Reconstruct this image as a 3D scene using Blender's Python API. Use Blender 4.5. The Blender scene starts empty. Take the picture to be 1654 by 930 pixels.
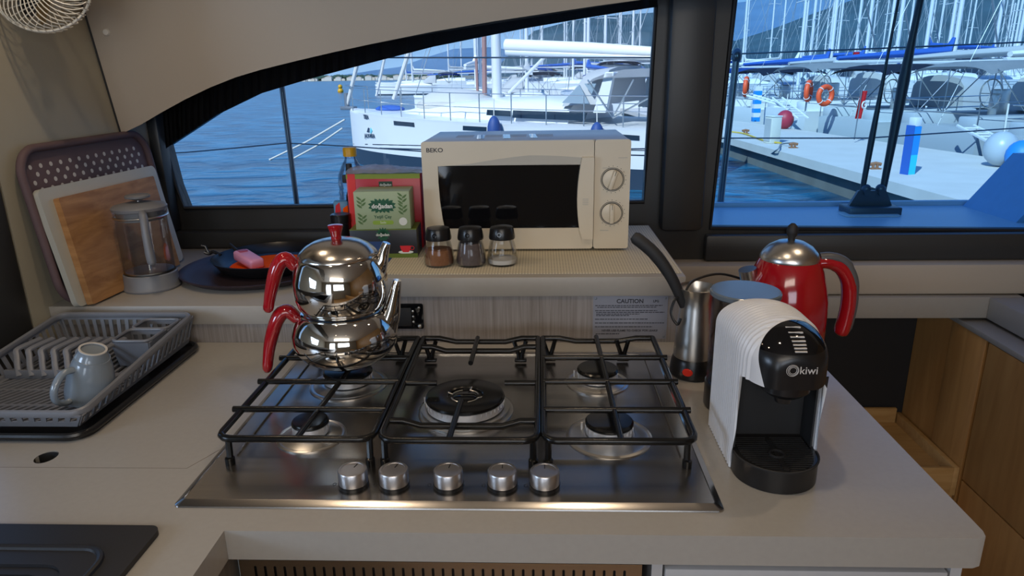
import bpy, bmesh, math, random
from math import sin, cos, pi, radians as rad, sqrt
from mathutils import Vector as V, Matrix as M
from mathutils.geometry import tessellate_polygon
C = bpy.context.scene.collection
random.seed(7)
# ------------------------------------------------------------------ camera, light, exposure
CAMP = V((0.1183, -0.7266, 0.5084)); PITCH, YAW, ROLL = 0.2991, 0.0426, -0.0166
FPX = 1120.0
fwd = V((-sin(YAW)*cos(PITCH), cos(YAW)*cos(PITCH), -sin(PITCH)))
rt0 = V((cos(YAW), sin(YAW), 0)); up0 = rt0.cross(fwd)
RT = rt0*cos(ROLL) + up0*sin(ROLL); UP = -rt0*sin(ROLL) + up0*cos(ROLL)
cd = bpy.data.cameras.new('camera'); cam = bpy.data.objects.new('camera', cd); C.objects.link(cam)
cd.sensor_width = 36; cd.lens = 36*FPX/1654; cd.clip_start = .02; cd.clip_end = 8000
mw = M((RT, UP, -fwd)).transposed().to_4x4(); mw.translation = CAMP; cam.matrix_world = mw
bpy.context.scene.camera = cam
S = bpy.context.scene
S.view_settings.view_transform = 'Standard'; S.view_settings.look = 'None'
S.view_settings.exposure = 0.45; S.view_settings.gamma = 1
try: S.view_settings.use_curve_mapping = False
except Exception: pass
S.cycles.max_bounces = 10; S.cycles.transparent_max_bounces = 16; S.cycles.sample_clamp_indirect = 4
S.cycles.caustics_refractive = False; S.cycles.caustics_reflective = False
w = bpy.data.worlds.new('sky'); S.world = w; w.use_nodes = True
nt = w.node_tree; bg = nt.nodes['Background']
tc = nt.nodes.new('ShaderNodeTexCoord'); sx = nt.nodes.new('ShaderNodeSeparateXYZ'); rp = nt.nodes.new('ShaderNodeValToRGB')
nt.links.new(tc.outputs['Generated'], sx.inputs[0]); nt.links.new(sx.outputs['Z'], rp.inputs[0]); nt.links.new(rp.outputs[0], bg.inputs[0])
rp.color_ramp.elements[0].position = 0.0; rp.color_ramp.elements[0].color = (.36, .55, .81, 1)
rp.color_ramp.elements[1].position = .55; rp.color_ramp.elements[1].color = (.10, .27, .66, 1)
bg.inputs[1].default_value = 0.85
def lamp(name, kind, loc, target, energy, color, **k):
    d = bpy.data.lights.new(name, kind); d.energy = energy; d.color = color
    for a, b in k.items(): setattr(d, a, b)
    o = bpy.data.objects.new(name, d); C.objects.link(o); o.location = loc
    o.rotation_euler = (V(target)-V(loc)).to_track_quat('-Z', 'Y').to_euler(); return o
lamp('sun', 'SUN', (-20, -30, 30), (0, 0, 0), 3.8, (1, .96, .90), angle=.01)
lamp('added_rear_fill', 'AREA', (.45, -2.75, .50), (.45, 0, .40), 9.5, (.78, .87, 1), shape='RECTANGLE', size=1.3, size_y=.6)  # added cool area light before the solid rear wall, assumed daylight, no window built
lamp('added_rear_left_fill', 'AREA', (-.85, -2.75, .15), (-.85, 0, .15), 8, (.74, .85, 1), shape='RECTANGLE', size=.6, size_y=1.3)  # second added area light at the same closed wall; no door there, daylight assumed
lamp('added_side_fill', 'AREA', (-1.75, -.75, .45), (0, -.2, .1), 11, (.55, .73, 1), shape='RECTANGLE', size=.9, size_y=.4)  # added bluish area light inside the closed side wall, lateral daylight assumed
for i, (x, y) in enumerate([(-.34, .02), (.24, .02), (-.34, -1.0), (.24, -1.0), (.80, .30), (-.58, .42)]):
    lamp('ceiling_spot', 'SPOT', (x, y, 1.02), (x, y, 0), 3.6, (1, .77, .53), spot_size=rad(115), spot_blend=.8, shadow_soft_size=.018)

lamp('overhead_fill', 'AREA', (.1, -1.7, 1.0), (.1, .4, .35), 7.0, (1, .89, .76), shape='RECTANGLE', size=1.2, size_y=.35)  # added warm fill behind the camera to lift the overhead panel, no fitting
def at(u, v, **k):
    d = fwd*FPX + RT*(u-827) - UP*(v-465); a, val = list(k.items())[0]; i = 'xyz'.index(a)
    return CAMP + d*((val-CAMP[i])/d[i])
# ------------------------------------------------------------------ materials
MATS = {}
def mat(name, col, rough=.5, metal=0, var=.06, vs=40, bump=0, bs=200, coat=0, spec=.5, aniso=0, emit=None, stretch=None, alpha=1):
    if name in MATS: return MATS[name]
    m = bpy.data.materials.new(name); m.use_nodes = True; n = m.node_tree; p = n.nodes['Principled BSDF']
    p.inputs['Roughness'].default_value = rough; p.inputs['Metallic'].default_value = metal
    p.inputs['Specular IOR Level'].default_value = spec; p.inputs['Coat Weight'].default_value = coat
    p.inputs['Coat Roughness'].default_value = .06; p.inputs['Anisotropic'].default_value = aniso; p.inputs['Alpha'].default_value = alpha
    t = n.nodes.new('ShaderNodeTexCoord'); mp = n.nodes.new('ShaderNodeMapping'); n.links.new(t.outputs['Object'], mp.inputs[0])
    if stretch: mp.inputs['Scale'].default_value = stretch
    nz = n.nodes.new('ShaderNodeTexNoise'); nz.inputs['Scale'].default_value = vs; nz.inputs['Detail'].default_value = 4
    n.links.new(mp.outputs[0], nz.inputs[0])
    mx = n.nodes.new('ShaderNodeMix'); mx.data_type = 'RGBA'
    mx.inputs[6].default_value = tuple(max(0, c*(1-var)) for c in col)+(1,); mx.inputs[7].default_value = tuple(min(1, c*(1+var)) for c in col)+(1,)
    n.links.new(nz.outputs[0], mx.inputs[0]); n.links.new(mx.outputs[2], p.inputs['Base Color'])
    if bump:
        b = n.nodes.new('ShaderNodeBump'); b.inputs['Strength'].default_value = bump; b.inputs['Distance'].default_value = .001
        n2 = n.nodes.new('ShaderNodeTexNoise'); n2.inputs['Scale'].default_value = bs; n.links.new(mp.outputs[0], n2.inputs[0])
        n.links.new(n2.outputs[0], b.inputs['Height']); n.links.new(b.outputs[0], p.inputs['Normal'])
    if emit: p.inputs['Emission Color'].default_value = emit[0]+(1,); p.inputs['Emission Strength'].default_value = emit[1]
    MATS[name] = m; return m
def glass(name, tint, refl=1.0, rough=0.0, ior=1.45):
    m = bpy.data.materials.new(name); m.use_nodes = True; n = m.node_tree; n.nodes.clear()
    o = n.nodes.new('ShaderNodeOutputMaterial'); t = n.nodes.new('ShaderNodeBsdfTransparent'); g = n.nodes.new('ShaderNodeBsdfGlossy')
    x = n.nodes.new('ShaderNodeMixShader'); f = n.nodes.new('ShaderNodeFresnel'); f.inputs[0].default_value = ior
    mm = n.nodes.new('ShaderNodeMath'); mm.operation = 'MULTIPLY'; mm.inputs[1].default_value = refl
    t.inputs[0].default_value = tint+(1,); g.inputs['Roughness'].default_value = rough
    n.links.new(f.outputs[0], mm.inputs[0]); n.links.new(mm.outputs[0], x.inputs[0]); n.links.new(t.outputs[0], x.inputs[1]); n.links.new(g.outputs[0], x.inputs[2])
    n.links.new(x.outputs[0], o.inputs[0]); return m
def nodes(m): return m.node_tree, m.node_tree.nodes['Principled BSDF']
WORK = mat('worktop_grey', (.365, .35, .325), .27, var=.05, vs=120, spec=.5)
SHELFM = mat('shelf_grey', (.36, .335, .30), .4, var=.04, vs=100)
BEIGE = mat('beige_vinyl', (.47, .40, .32), .55, var=.04, vs=5, bump=.15, bs=500)
WALLB = mat('wall_beige', (.44, .41, .32), .55, var=.04, vs=5)
FRAME = mat('frame_charcoal', (.036, .036, .035), .42, var=.1, vs=8)
BLACKF = mat('black_fabric', (.006, .006, .007), .9, var=.3, vs=60)
STEEL = mat('brushed_steel', (.42, .40, .375), .26, 1, var=.12, vs=6, stretch=(1, 30, 30), aniso=.6)
STEELL = mat('light_steel', (.62, .61, .59), .3, 1, var=.06, vs=20)
CHROME = mat('chrome', (.72, .70, .67), .05, 1, var=.02, vs=10)
ENAMEL = mat('black_enamel', (.006, .006, .006), .22, var=.1, spec=.35)
BLK = mat('black_plastic', (.010, .010, .011), .28, var=.1)
BLKM = mat('matte_black', (.012, .012, .013), .6, var=.1)
BLKG = mat('gloss_black', (.005, .005, .006), .05, var=.1)
RED = mat('red_gloss', (.36, .006, .012), .12, var=.05, coat=.6)
WHITE = mat('white_plastic', (.70, .71, .74), .35, var=.02)
CREAM = mat('cream_enamel', (.70, .62, .48), .32, var=.03, vs=10)
CREAMD = mat('cream_darker', (.50, .47, .40), .4, var=.02)  # darker cream for the door band, grip lines and printed labels
KNOBM = mat('knob_aluminium', (.52, .50, .50), .34, 1, var=.04)
ALU = mat('burner_aluminium', (.74, .75, .78), .42, .7, var=.15, vs=80)
GREYP = mat('grey_plastic', (.175, .185, .21), .38, var=.06)
GREYF = mat('french_press_grey', (.20, .205, .22), .45, var=.04)
MUGM = mat('mug_glaze', (.21, .25, .29), .15, var=.08, coat=.4)
SINKM = mat('sink_composite', (.012, .012, .014), .45, var=.3, vs=400)
PURP = mat('purple_plastic', (.135, .090, .098), .6, var=.05, spec=.25)
DOTM = mat('dot_white', (.60, .57, .54), .5)
BOARDW = mat('white_board', (.50, .50, .45), .45, var=.04)
TRAYM = mat('dark_purple_tray', (.030, .018, .024), .5, var=.1)
ORANGE = mat('orange_coating', (.95, .10, .002), .7, spec=.05, var=.03)
PINK = mat('pink_plastic', (.82, .36, .56), .4, var=.03)
GOLDY = mat('yellow_cap', (.62, .33, .005), .4)
GLASSC = glass('clear_glass', (.965, .97, .97), .42)
PANE = glass('window_pane', (.84, .92, .975), .12)
PANEB = glass('blue_window_pane', (.70, .89, 1.0), .10)
TANKG = glass('smoked_tank', (.80, .79, .79), .5)
BAGM = glass('clear_film', (.86, .86, .93), 2.2, .2)
def woodmat(name, c1, c2, scale, rough=.4):
    m = mat(name, c1, rough); n, p = nodes(m)
    t = n.nodes.new('ShaderNodeTexCoord'); mp = n.nodes.new('ShaderNodeMapping'); mp.inputs['Scale'].default_value = scale
    z = n.nodes.new('ShaderNodeTexNoise'); z.inputs['Scale'].default_value = 4; z.inputs['Detail'].default_value = 8; z.inputs['Distortion'].default_value = .6
    r = n.nodes.new('ShaderNodeValToRGB'); r.color_ramp.elements[0].position = .3; r.color_ramp.elements[1].position = .7
    r.color_ramp.elements[0].color = c1+(1,); r.color_ramp.elements[1].color = c2+(1,)
    n.links.new(t.outputs['Object'], mp.inputs[0]); n.links.new(mp.outputs[0], z.inputs[0]); n.links.new(z.outputs[0], r.inputs[0]); n.links.new(r.outputs[0], p.inputs['Base Color'])
    return m
WOODR = woodmat('riser_grain', (.20, .175, .16), (.33, .30, .285), (60, 60, 1.6), .45)
WOODO = woodmat('oak_panel', (.35, .17, .050), (.46, .245, .080), (9, 9, 1.0), .45)
WOODL = woodmat('pale_oak', (.42, .24, .085), (.52, .32, .13), (2, 14, 14), .45)
WOODB = woodmat('beech_board', (.28, .125, .040), (.50, .265, .105), (2, 3, 16), .55)
# grey-cream anti-slip mesh
MAT_ = mat('mesh_mat', (.55, .47, .34), .8); n, p = nodes(MAT_)
t = n.nodes.new('ShaderNodeTexCoord'); bk = n.nodes.new('ShaderNodeTexVoronoi'); bk.inputs['Scale'].default_value = 170; bk.inputs['Randomness'].default_value = 0
r = n.nodes.new('ShaderNodeValToRGB'); r.color_ramp.elements[0].position = .22; r.color_ramp.elements[0].color = (.20, .17, .12, 1)
r.color_ramp.elements[1].position = .38; r.color_ramp.elements[1].color = (.66, .60, .46, 1)
n.links.new(t.outputs['Object'], bk.inputs[0]); n.links.new(bk.outputs['Distance'], r.inputs[0]); n.links.new(r.outputs[0], p.inputs['Base Color'])
# water
WATER = mat('sea_water', (.012, .085, .17), .22, spec=.22); n, p = nodes(WATER)
for l in list(n.links):
    if l.to_socket == p.inputs['Base Color']: n.links.remove(l)
t = n.nodes.new('ShaderNodeTexCoord'); mp = n.nodes.new('ShaderNodeMapping'); mp.inputs['Scale'].default_value = (.55, .85, 1)
n.links.new(t.outputs['Object'], mp.inputs[0]); n1 = n.nodes.new('ShaderNodeTexNoise'); n1.inputs['Scale'].default_value = 1.0; n1.inputs['Detail'].default_value = 3.5; n1.inputs['Distortion'].default_value = 1.0
n.links.new(mp.outputs[0], n1.inputs[0]); b = n.nodes.new('ShaderNodeBump'); b.inputs['Strength'].default_value = 1; b.inputs['Distance'].default_value = .16
n.links.new(n1.outputs[0], b.inputs['Height']); n.links.new(b.outputs[0], p.inputs['Normal'])
r = n.nodes.new('ShaderNodeValToRGB'); r.color_ramp.elements[0].position = .38; r.color_ramp.elements[0].color = (.003, .045, .10, 1); r.color_ramp.elements[1].position = .64; r.color_ramp.elements[1].color = (.02, .16, .29, 1)
n.links.new(n1.outputs[0], r.inputs[0]); n.links.new(r.outputs[0], p.inputs['Base Color'])
# exterior
HULLW = mat('white_gelcoat', (.72, .75, .77), .3, var=.02, vs=1)
HULLG = mat('grey_gelcoat', (.42, .47, .52), .35, var=.04, vs=1)
MASTM = mat('mast_aluminium', (.70, .72, .74), .45, .2, var=.05)
ANTIF = mat('antifouling_navy', (.02, .04, .07), .5)
CANVAS = mat('grey_canvas', (.42, .44, .46), .8, var=.05)
CANB = mat('blue_canvas', (.02, .10, .42), .8)
CAND = mat('navy_canvas', (.02, .03, .06), .8)
DINGHY = mat('dinghy_grey', (.50, .49, .45), .6)
DARKG = mat('dark_window', (.015, .03, .05), .1)
ROPE = mat('rope_white', (.6, .6, .56), .8)
WIREM = mat('wire_grey', (.22, .25, .29), .4, .5)
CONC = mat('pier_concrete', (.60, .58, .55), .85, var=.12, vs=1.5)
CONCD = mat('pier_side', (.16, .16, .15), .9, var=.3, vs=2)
HILL_HAZE = mat('hill_scrub_haze', (.060, .105, .135), 1, var=.45, vs=.02, spec=0)  # bluish distance haze mixed into the scrub's base colour
FAR_HAZE = mat('hazy_mountain', (.12, .21, .33), 1, var=.2, vs=.01, spec=0)  # stronger blue haze put into the base colour of the far slopes
DECKM = mat('deck_gelcoat', (.52, .60, .70), .4, var=.03)
BUOYO = mat('lifebuoy_orange', (.85, .10, .03), .5)
FLAGR = mat('flag_red', (.70, .02, .03), .7)
# ------------------------------------------------------------------ mesh helpers
class G:
    def __init__(s): s.b = bmesh.new(); s.mi = 0
    def face(s, vs):
        try: f = s.b.faces.new(vs); f.material_index = s.mi; return f
        except ValueError: return None
    def box(s, x0, x1, y0, y1, z0, z1, bev=0, m=None, seg=2):
        t = bmesh.new(); bmesh.ops.create_cube(t, size=1)
        for v in t.verts: v.co = V(((x0+x1)/2+v.co.x*(x1-x0), (y0+y1)/2+v.co.y*(y1-y0), (z0+z1)/2+v.co.z*(z1-z0)))
        if bev: bmesh.ops.bevel(t, geom=t.edges[:], offset=bev, segments=seg, affect='EDGES', profile=.5)
        return s.merge(t, m)
    def merge(s, t, m=None):
        if m: bmesh.ops.transform(t, matrix=m, verts=t.verts[:])
        vm = {v: s.b.verts.new(v.co) for v in t.verts}
        for f in t.faces: s.face([vm[v] for v in f.verts])
        t.free(); return s
    def lathe(s, prof, c=(0, 0, 0), seg=40, m=None, sx=1, sy=1):
        t = bmesh.new(); rings = []
        for r, z in prof:
            if r < 1e-6: rings.append([t.verts.new((0, 0, z))])
            else: rings.append([t.verts.new((r*cos(2*pi*i/seg)*sx, r*sin(2*pi*i/seg)*sy, z)) for i in range(seg)])
        for a, b in zip(rings, rings[1:]):
            for i in range(seg):
                j = (i+1) % seg
                if len(a) == 1 and len(b) == 1: break
                if len(a) == 1: t.faces.new((a[0], b[j], b[i]))
                elif len(b) == 1: t.faces.new((a[i], a[j], b[0]))
                else: t.faces.new((a[i], a[j], b[j], b[i]))
        bmesh.ops.transform(t, matrix=M.Translation(c) @ (m or M()), verts=t.verts[:]); return s.merge(t)
    def cyl(s, p0, p1, r, r2=None, seg=24):
        return s.tube([p0, p1], r, seg, radii=[r, r if r2 is None else r2])
    def tube(s, pts, r=.01, seg=10, radii=None, closed=False, flat=1, ref=None):
        pts = [V(p) for p in pts]; n = len(pts); t = bmesh.new(); rings = []; prev = None
        for i, p in enumerate(pts):
            a = pts[(i-1) % n] if closed or i else p; b = pts[(i+1) % n] if closed or i < n-1 else p
            d = (b-a).normalized()
            if prev is None:
                q = V(ref) if ref else (V((0, 0, 1)) if abs(d.z) < .9 else V((0, 1, 0)))
            else: q = prev
            q = (q-d*q.dot(d)).normalized(); prev = q; e = d.cross(q); rr = radii[i] if radii else r
            rings.append([t.verts.new(p+(q*cos(2*pi*k/seg)+e*sin(2*pi*k/seg)*flat)*rr) for k in range(seg)])
        prs = list(zip(rings, rings[1:])) + ([(rings[-1], rings[0])] if closed else [])
        for a, b in prs:
            for k in range(seg): t.faces.new((a[k], a[(k+1) % seg], b[(k+1) % seg], b[k]))
        if not closed: t.faces.new(rings[0][::-1]); t.faces.new(rings[-1])
        return s.merge(t)
    def sph(s, c, r, sx=1, sy=1, sz=1, seg=20, m=None):
        t = bmesh.new(); bmesh.ops.create_uvsphere(t, u_segments=seg, v_segments=max(6, seg//2), radius=r)
        for v in t.verts: v.co = V((v.co.x*sx, v.co.y*sy, v.co.z*sz))
        bmesh.ops.transform(t, matrix=M.Translation(c) @ (m or M()), verts=t.verts[:]); return s.merge(t)
    def plate(s, outs, th, m=None):      # outlines in local XY (first outer, others holes), extruded along +Z
        t = bmesh.new(); loops = [[V((x, y, 0)) for x, y in o] for o in outs]; flat = [v for l in loops for v in l]
        A = [t.verts.new(v) for v in flat]; B = [t.verts.new(v+V((0, 0, th))) for v in flat]
        for tri in tessellate_polygon(loops):
            for L in (A, B):
                try: t.faces.new([L[i] for i in tri])
                except ValueError: pass
        k = 0
        for l in loops:
            for i in range(len(l)):
                j = (i+1) % len(l)
                try: t.faces.new((A[k+i], A[k+j], B[k+j], B[k+i]))
                except ValueError: pass
            k += len(l)
        return s.merge(t, m)
    def quad(s, a, b, c, d, th=.002):     # thick quad from four corners
        a, b, c, d = map(V, (a, b, c, d)); nn = (b-a).cross(d-a).normalized()*th
        t = bmesh.new(); A = [t.verts.new(x) for x in (a, b, c, d)]; B = [t.verts.new(x+nn) for x in (a, b, c, d)]
        t.faces.new(A[::-1]); t.faces.new(B)
        for i in range(4): t.faces.new((A[i], A[(i+1) % 4], B[(i+1) % 4], B[i]))
        return s.merge(t)
    def tor(s, c, R, r, m=None, seg=32, k=10):
        mm = M.Translation(c) @ (m or M())
        return s.tube([mm @ V((R*cos(2*pi*i/seg), R*sin(2*pi*i/seg), 0)) for i in range(seg)], r, k, closed=True)
def obj(name, g, m, parent=None, loc=None, ang=38, flatsh=False):
    me = bpy.data.meshes.new(name); bmesh.ops.recalc_face_normals(g.b, faces=g.b.faces[:]); g.b.to_mesh(me); g.b.free()
    for x in (m if isinstance(m, (list, tuple)) else [m]): me.materials.append(x)
    if not flatsh:
        for p_ in me.polygons: p_.use_smooth = True
        me.set_sharp_from_angle(angle=rad(ang))
    o = bpy.data.objects.new(name, me); C.objects.link(o)
    if parent: o.parent = parent
    if loc: o.location = loc
    return o
def tag(o, label, cat, group=None, kind=None):
    if label: o['label'] = label
    if cat: o['category'] = cat
    if group: o['group'] = group
    if kind: o['kind'] = kind
    return o
def thing(name, label, cat, loc=(0, 0, 0), rz=0, group=None):
    o = bpy.data.objects.new(name, None); C.objects.link(o); o.location = loc; o.rotation_euler = (0, 0, rz); o.empty_display_size = .05
    return tag(o, label, cat, group)
def struct(name, g, m, **k): o = obj(name, g, m, **k); o['kind'] = 'structure'; return o
def copy_tree(o, parent=None):
    c = o.copy(); C.objects.link(c); c.parent = parent
    for ch in list(o.children): copy_tree(ch, c)
    return c
def text(name, s, size, m, mtx, parent, ext=.0002, align='CENTER', sx=1, bold=0):
    cu = bpy.data.curves.new('t', 'FONT'); cu.body = s; cu.size = size; cu.extrude = ext; cu.align_x = align; cu.align_y = 'CENTER'; cu.offset = bold; cu.resolution_u = 3
    o = bpy.data.objects.new('t', cu); C.objects.link(o); dg = bpy.context.evaluated_depsgraph_get(); dg.update()
    me = bpy.data.meshes.new_from_object(o.evaluated_get(dg)); bpy.data.objects.remove(o)
    me.transform(mtx @ M.Diagonal((sx, 1, 1, 1))); me.materials.clear(); me.materials.append(m)
    r = bpy.data.objects.new(name, me); C.objects.link(r); r.parent = parent; return r
def FY(x, y, z): return M.Translation((x, y, z)) @ M.Rotation(pi/2, 4, 'X')     # local XY -> faces -Y
def frame(o, ux, uy):
    ux = V(ux).normalized(); uy = V(uy).normalized(); uz = ux.cross(uy).normalized()
    m = M((ux, uy, uz)).transposed().to_4x4(); m.translation = V(o); return m
def rr(x0, x1, y0, y1, r, n=6):
    out = []
    for cx, cy, a in ((x1-r, y0+r, -90), (x1-r, y1-r, 0), (x0+r, y1-r, 90), (x0+r, y0+r, 180)):
        for i in range(n+1): q = rad(a+90*i/n); out.append((cx+r*cos(q), cy+r*sin(q)))
    return out
def circ(x, y, r, n=24, ry=None): return [(x+r*cos(2*pi*i/n), y+(ry or r)*sin(2*pi*i/n)) for i in range(n)]
def spl(pts, n=6):
    pts = [V(p) for p in pts]; out = []
    for i in range(len(pts)-1):
        a = pts[max(i-1, 0)]; b = pts[i]; c = pts[i+1]; d = pts[min(i+2, len(pts)-1)]
        for k in range(n):
            t = k/n; out.append(.5*((2*b)+(c-a)*t+(2*a-5*b+4*c-d)*t*t+(3*b-a-3*c+d)*t**3))
    return out+[pts[-1]]
# ================================================================== ROOM SHELL
WY = 1.06
def w2(u, v, y=WY): q = at(u, v, y=y); return (q.x, q.z)
FYm = lambda y: M.Translation((0, y, 0)) @ M.Rotation(pi/2, 4, 'X')
# window openings, traced on the wall plane
win1 = [w2(*q) for q in [(299, 336), (285, 300), (268, 236), (300, 215), (350, 182), (420, 148), (500, 124), (560, 108), (700, 72), (850, 42), (950, 25), (1060, 9), (1049, 180), (1040, 326)]]
win2 = [w2(*q) for q in [(1147, 368), (1187, 0), (1192, -60), (1800, -60), (1800, 374), (1654, 372)]]
g = G(); g.plate([[(-1.2, -.06), (2.2, -.06), (2.2, 1.02), (-1.2, 1.02)], win1, win2], .04, FYm(WY+.04))
struct('wall_back', g, FRAME)
def ring(pts, y, wd, dp):   # raised gasket around an opening
    g = G(); g.tube([(x, y, z) for x, z in pts], wd, 8, closed=True); return g
wn = obj('window_1', ring(win1, WY-.002, .005, 0), BLKM); wn['kind'] = 'structure'
g = G(); g.plate([win1], .004, FYm(WY+.024)); obj('pane', g, PANE, wn)
wn = obj('window_2', ring(win2, WY-.002, .006, 0), BLKM); wn['kind'] = 'structure'
g = G(); g.plate([win2], .004, FYm(WY+.024)); obj('pane', g, PANEB, wn)
g = G(); g.box(.425, .53, WY-.05, WY-.0005, .12, 1.02, .012)       # dark post between the windows
struct('trim_1', g, FRAME)
g = G(); g.box(-.865, .40, WY-.035, WY-.0005, .079, .125, .008); struct('trim_2', g, FRAME)
g = G(); g.box(-.866, -.838, WY-.045, WY-.0005, .126, .55, .006); struct('trim_3', g, FRAME)
g = G(); g.box(.545, 2.2, WY-.03, WY-.0005, .035, .105, .008); struct('trim_4', g, FRAME)
g = G(); g.lathe([(0, .018), (.006, .016), (.009, .008), (.009, 0)], m=M.Rotation(pi/2, 4, 'X'))
o = obj('window_stop', g, BLKM, loc=at(1276, 374, y=WY-.031)); tag(o, 'small black round stop on the frame below the right window', 'stopper')
# padded beige band and ledge below the right window
g = G(); g.box(.40, 2.2, WY-.06, WY+.04, -.049, .034, .012); struct('trim_5', g, BEIGE)
g = G(); g.box(.40, 1.34, .985, 1.058, -.106, -.0495, .003); o = obj('side_worktop', g, SHELFM); tag(o, 'grey ledge running along under the right window', 'worktop')
g = G(); g.box(1.253, 1.9, -.2, .9845, -.106, -.0495, .003); o = obj('side_worktop', g, SHELFM); tag(o, 'grey worktop end coming towards the viewer at the right edge of the picture', 'worktop')
g = G(); g.box(1.199, 1.34, -.6, 1.05, -.128, -.114, .002); struct('trim_6', g, SHELFM)
# upper beige panel with arched lower edge, leaning into the cabin
def pp(u, v):   # on the leaning plane y = .90-(z-.388)*.21
    q0 = at(u, v, y=.9); y = .9
    for _ in range(8): y = .9-(at(u, v, y=y).z-.388)*.21
    q = at(u, v, y=y); return q
edge = [(197, 217), (228, 201), (260, 182), (300, 160), (340, 141), (380, 125), (420, 113), (480, 98), (540, 84), (600, 71), (700, 51), (800, 34), (960, 10), (1062, -4)]
g = G(); t = bmesh.new(); low = [pp(u, v) for u, v in edge]
low[0].x = -.866; low.append(V((1.0, .9-(.70-.388)*.21, .70))); low.append(V((2.2, .9-(.80-.388)*.21, .80)))
top = [V((q.x, .9-(1.05-.388)*.21, 1.05)) for q in low]
bk = [q+V((0, .012, .004)) for q in low]; tb = [q+V((0, .012, 0)) for q in top]
L = [[t.verts.new(q) for q in row] for row in (top, low, bk, tb)]
for a, b in zip(L, L[1:]+L[:1]):
    for i in range(len(low)-1): t.faces.new((a[i], a[i+1], b[i+1], b[i]))
g.merge(t); struct('wall_overhead', g, BEIGE)
g = G(); q = pp(172, 52); g.lathe([(0, .005), (.006, .004), (.008, 0)], c=q, m=M.Rotation(pi/2, 4, 'X'))
tag(obj('screw_cap', g, mat('cap_white', (.72, .68, .60), .4)), 'small white round screw cap on the beige overhead panel', 'cap')
# gathered black blind between panel edge and window
g = G(); t = bmesh.new(); hi = []; lo = []
bl_lo = [(268, 240), (300, 218), (350, 185), (420, 151), (500, 127), (560, 111), (700, 75), (850, 45), (950, 28), (1062, 11)]
bl_hi = [(262, 176), (300, 155), (350, 132), (420, 108), (500, 90), (560, 78), (700, 54), (850, 30), (950, 14), (1062, -4)]
def lerp(tab, f):
    k = min(int(f*(len(tab)-1)), len(tab)-2); a = f*(len(tab)-1)-k; return tuple(tab[k][i]*(1-a)+tab[k+1][i]*a for i in (0, 1))
N = 150
for i in range(N+1):
    f = i/N; y = 1.02+.008*sin(i*1.9)+.004*sin(i*.7)
    h = at(*lerp(bl_hi, f), y=y-.06); l = at(*lerp(bl_lo, f), y=y)
    if f < .12: h.z += .0
    hi.append(t.verts.new(h)); lo.append(t.verts.new(l))
for i in range(N): t.faces.new((hi[i], hi[i+1], lo[i+1], lo[i]))
bmesh.ops.solidify(t, geom=t.faces[:], thickness=.002); g.merge(t)
struct_seam = G(); struct_seam.tube([pp(197, 217)+V((-.002, -.001, .002)), pp(140, 25)+V((-.002, -.001, 0)), pp(132, 0)+V((-.002, -.001, 0))], .0020, 6); struct('trim_9', struct_seam, BLKM)
tag(obj('rolled_blind', g, BLACKF), 'gathered black fabric blind along the arched top of the left window', 'blind')
for (u0, v0), (u1, v1) in (((370, 165), (385, 225)), ((517, 95), (523, 190))):
    pass
# left wall
g = G(); g.box(-.885, -.866, .505, 1.06, -.06, 1.05); struct('wall_left', g, WALLB)
g = G(); g.box(-.90, -.862, .38, .503, -.06, 1.05, .012); struct('trim_7', g, FRAME)
g = G(); g.box(-.90, -.868, -1.3, .38, -.06, .10); g.box(-.90, -.868, -1.3, .38, .75, 1.05); struct('trim_8', g, FRAME)
# rest of the cabin behind the camera
g = G(); g.box(-1.9, 2.2, -2.85, .80, 1.05, 1.10); struct('ceiling', g, mat('ceiling_cream', (.55, .50, .42), .6))
g = G(); g.box(-1.9, 2.2, -2.9, -2.8, -1.0, 1.05); struct('wall_rear', g, WALLB)
g = G(); g.box(-1.9, -1.8, -2.85, .38, -1.0, 1.05); struct('wall_side_left', g, WALLB)
g = G(); g.box(2.2, 2.3, -2.85, 1.1, -1.0, 1.05); struct('wall_side_right', g, WOODO)
g = G(); g.box(-1.9, 2.3, -2.85, 1.5, -1.05, -1.0); struct('floor', g, WOODO)
g = G(); g.box(.40, 2.2, 1.205, 1.24, -1.2, -.061); g.box(.40, 2.2, 1.059, 1.24, -.0605, -.0575); struct('wall_alcove', g, BLKM)
# downlight fittings
for i, (x, y) in enumerate([(-.34, .02), (.24, .02), (-.34, -1.0), (.24, -1.0), (.80, .30), (-.58, .42)]):
    g = G(); g.lathe([(.022, 0), (.032, -.004), (.036, 0), (.036, .003), (.022, .003)], c=(0, 0, 0))
    o = obj('downlight', g, STEELL, loc=(x, y, 1.047)); tag(o, 'small round steel ceiling downlight', 'light', 'ceiling downlights')
# ================================================================== RISER AND SHELVES
RY = .556
g = G(); g.box(-.866, -.2, RY+.002, RY+.016, -.002, .0395); g.box(-.2, .396, RY+.002, RY+.016, -.002, .0955); struct('wall_riser', g, WOODR)
g = G(); g.box(-.866, -.201, RY-.004, 1.03, .040, .079, .002); o = obj('low_shelf', g, SHELFM); tag(o, 'grey low shelf ledge under the left window holding the chopping boards', 'shelf')
g = G(); g.box(-.199, .396, RY-.004, 1.02, .096, .135, .002); g.box(-.199, -.18, RY+.018, 1.0, .079, .096); o = obj('raised_shelf', g, SHELFM); tag(o, 'grey raised shelf behind the hob that carries the microwave', 'shelf')
g = G(); g.box(-.198, .392, .575, 1.012, .1352, .1366); tag(obj('anti_slip_mat', g, MAT_), 'cream perforated anti-slip mat covering the raised shelf', 'mat')
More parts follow.
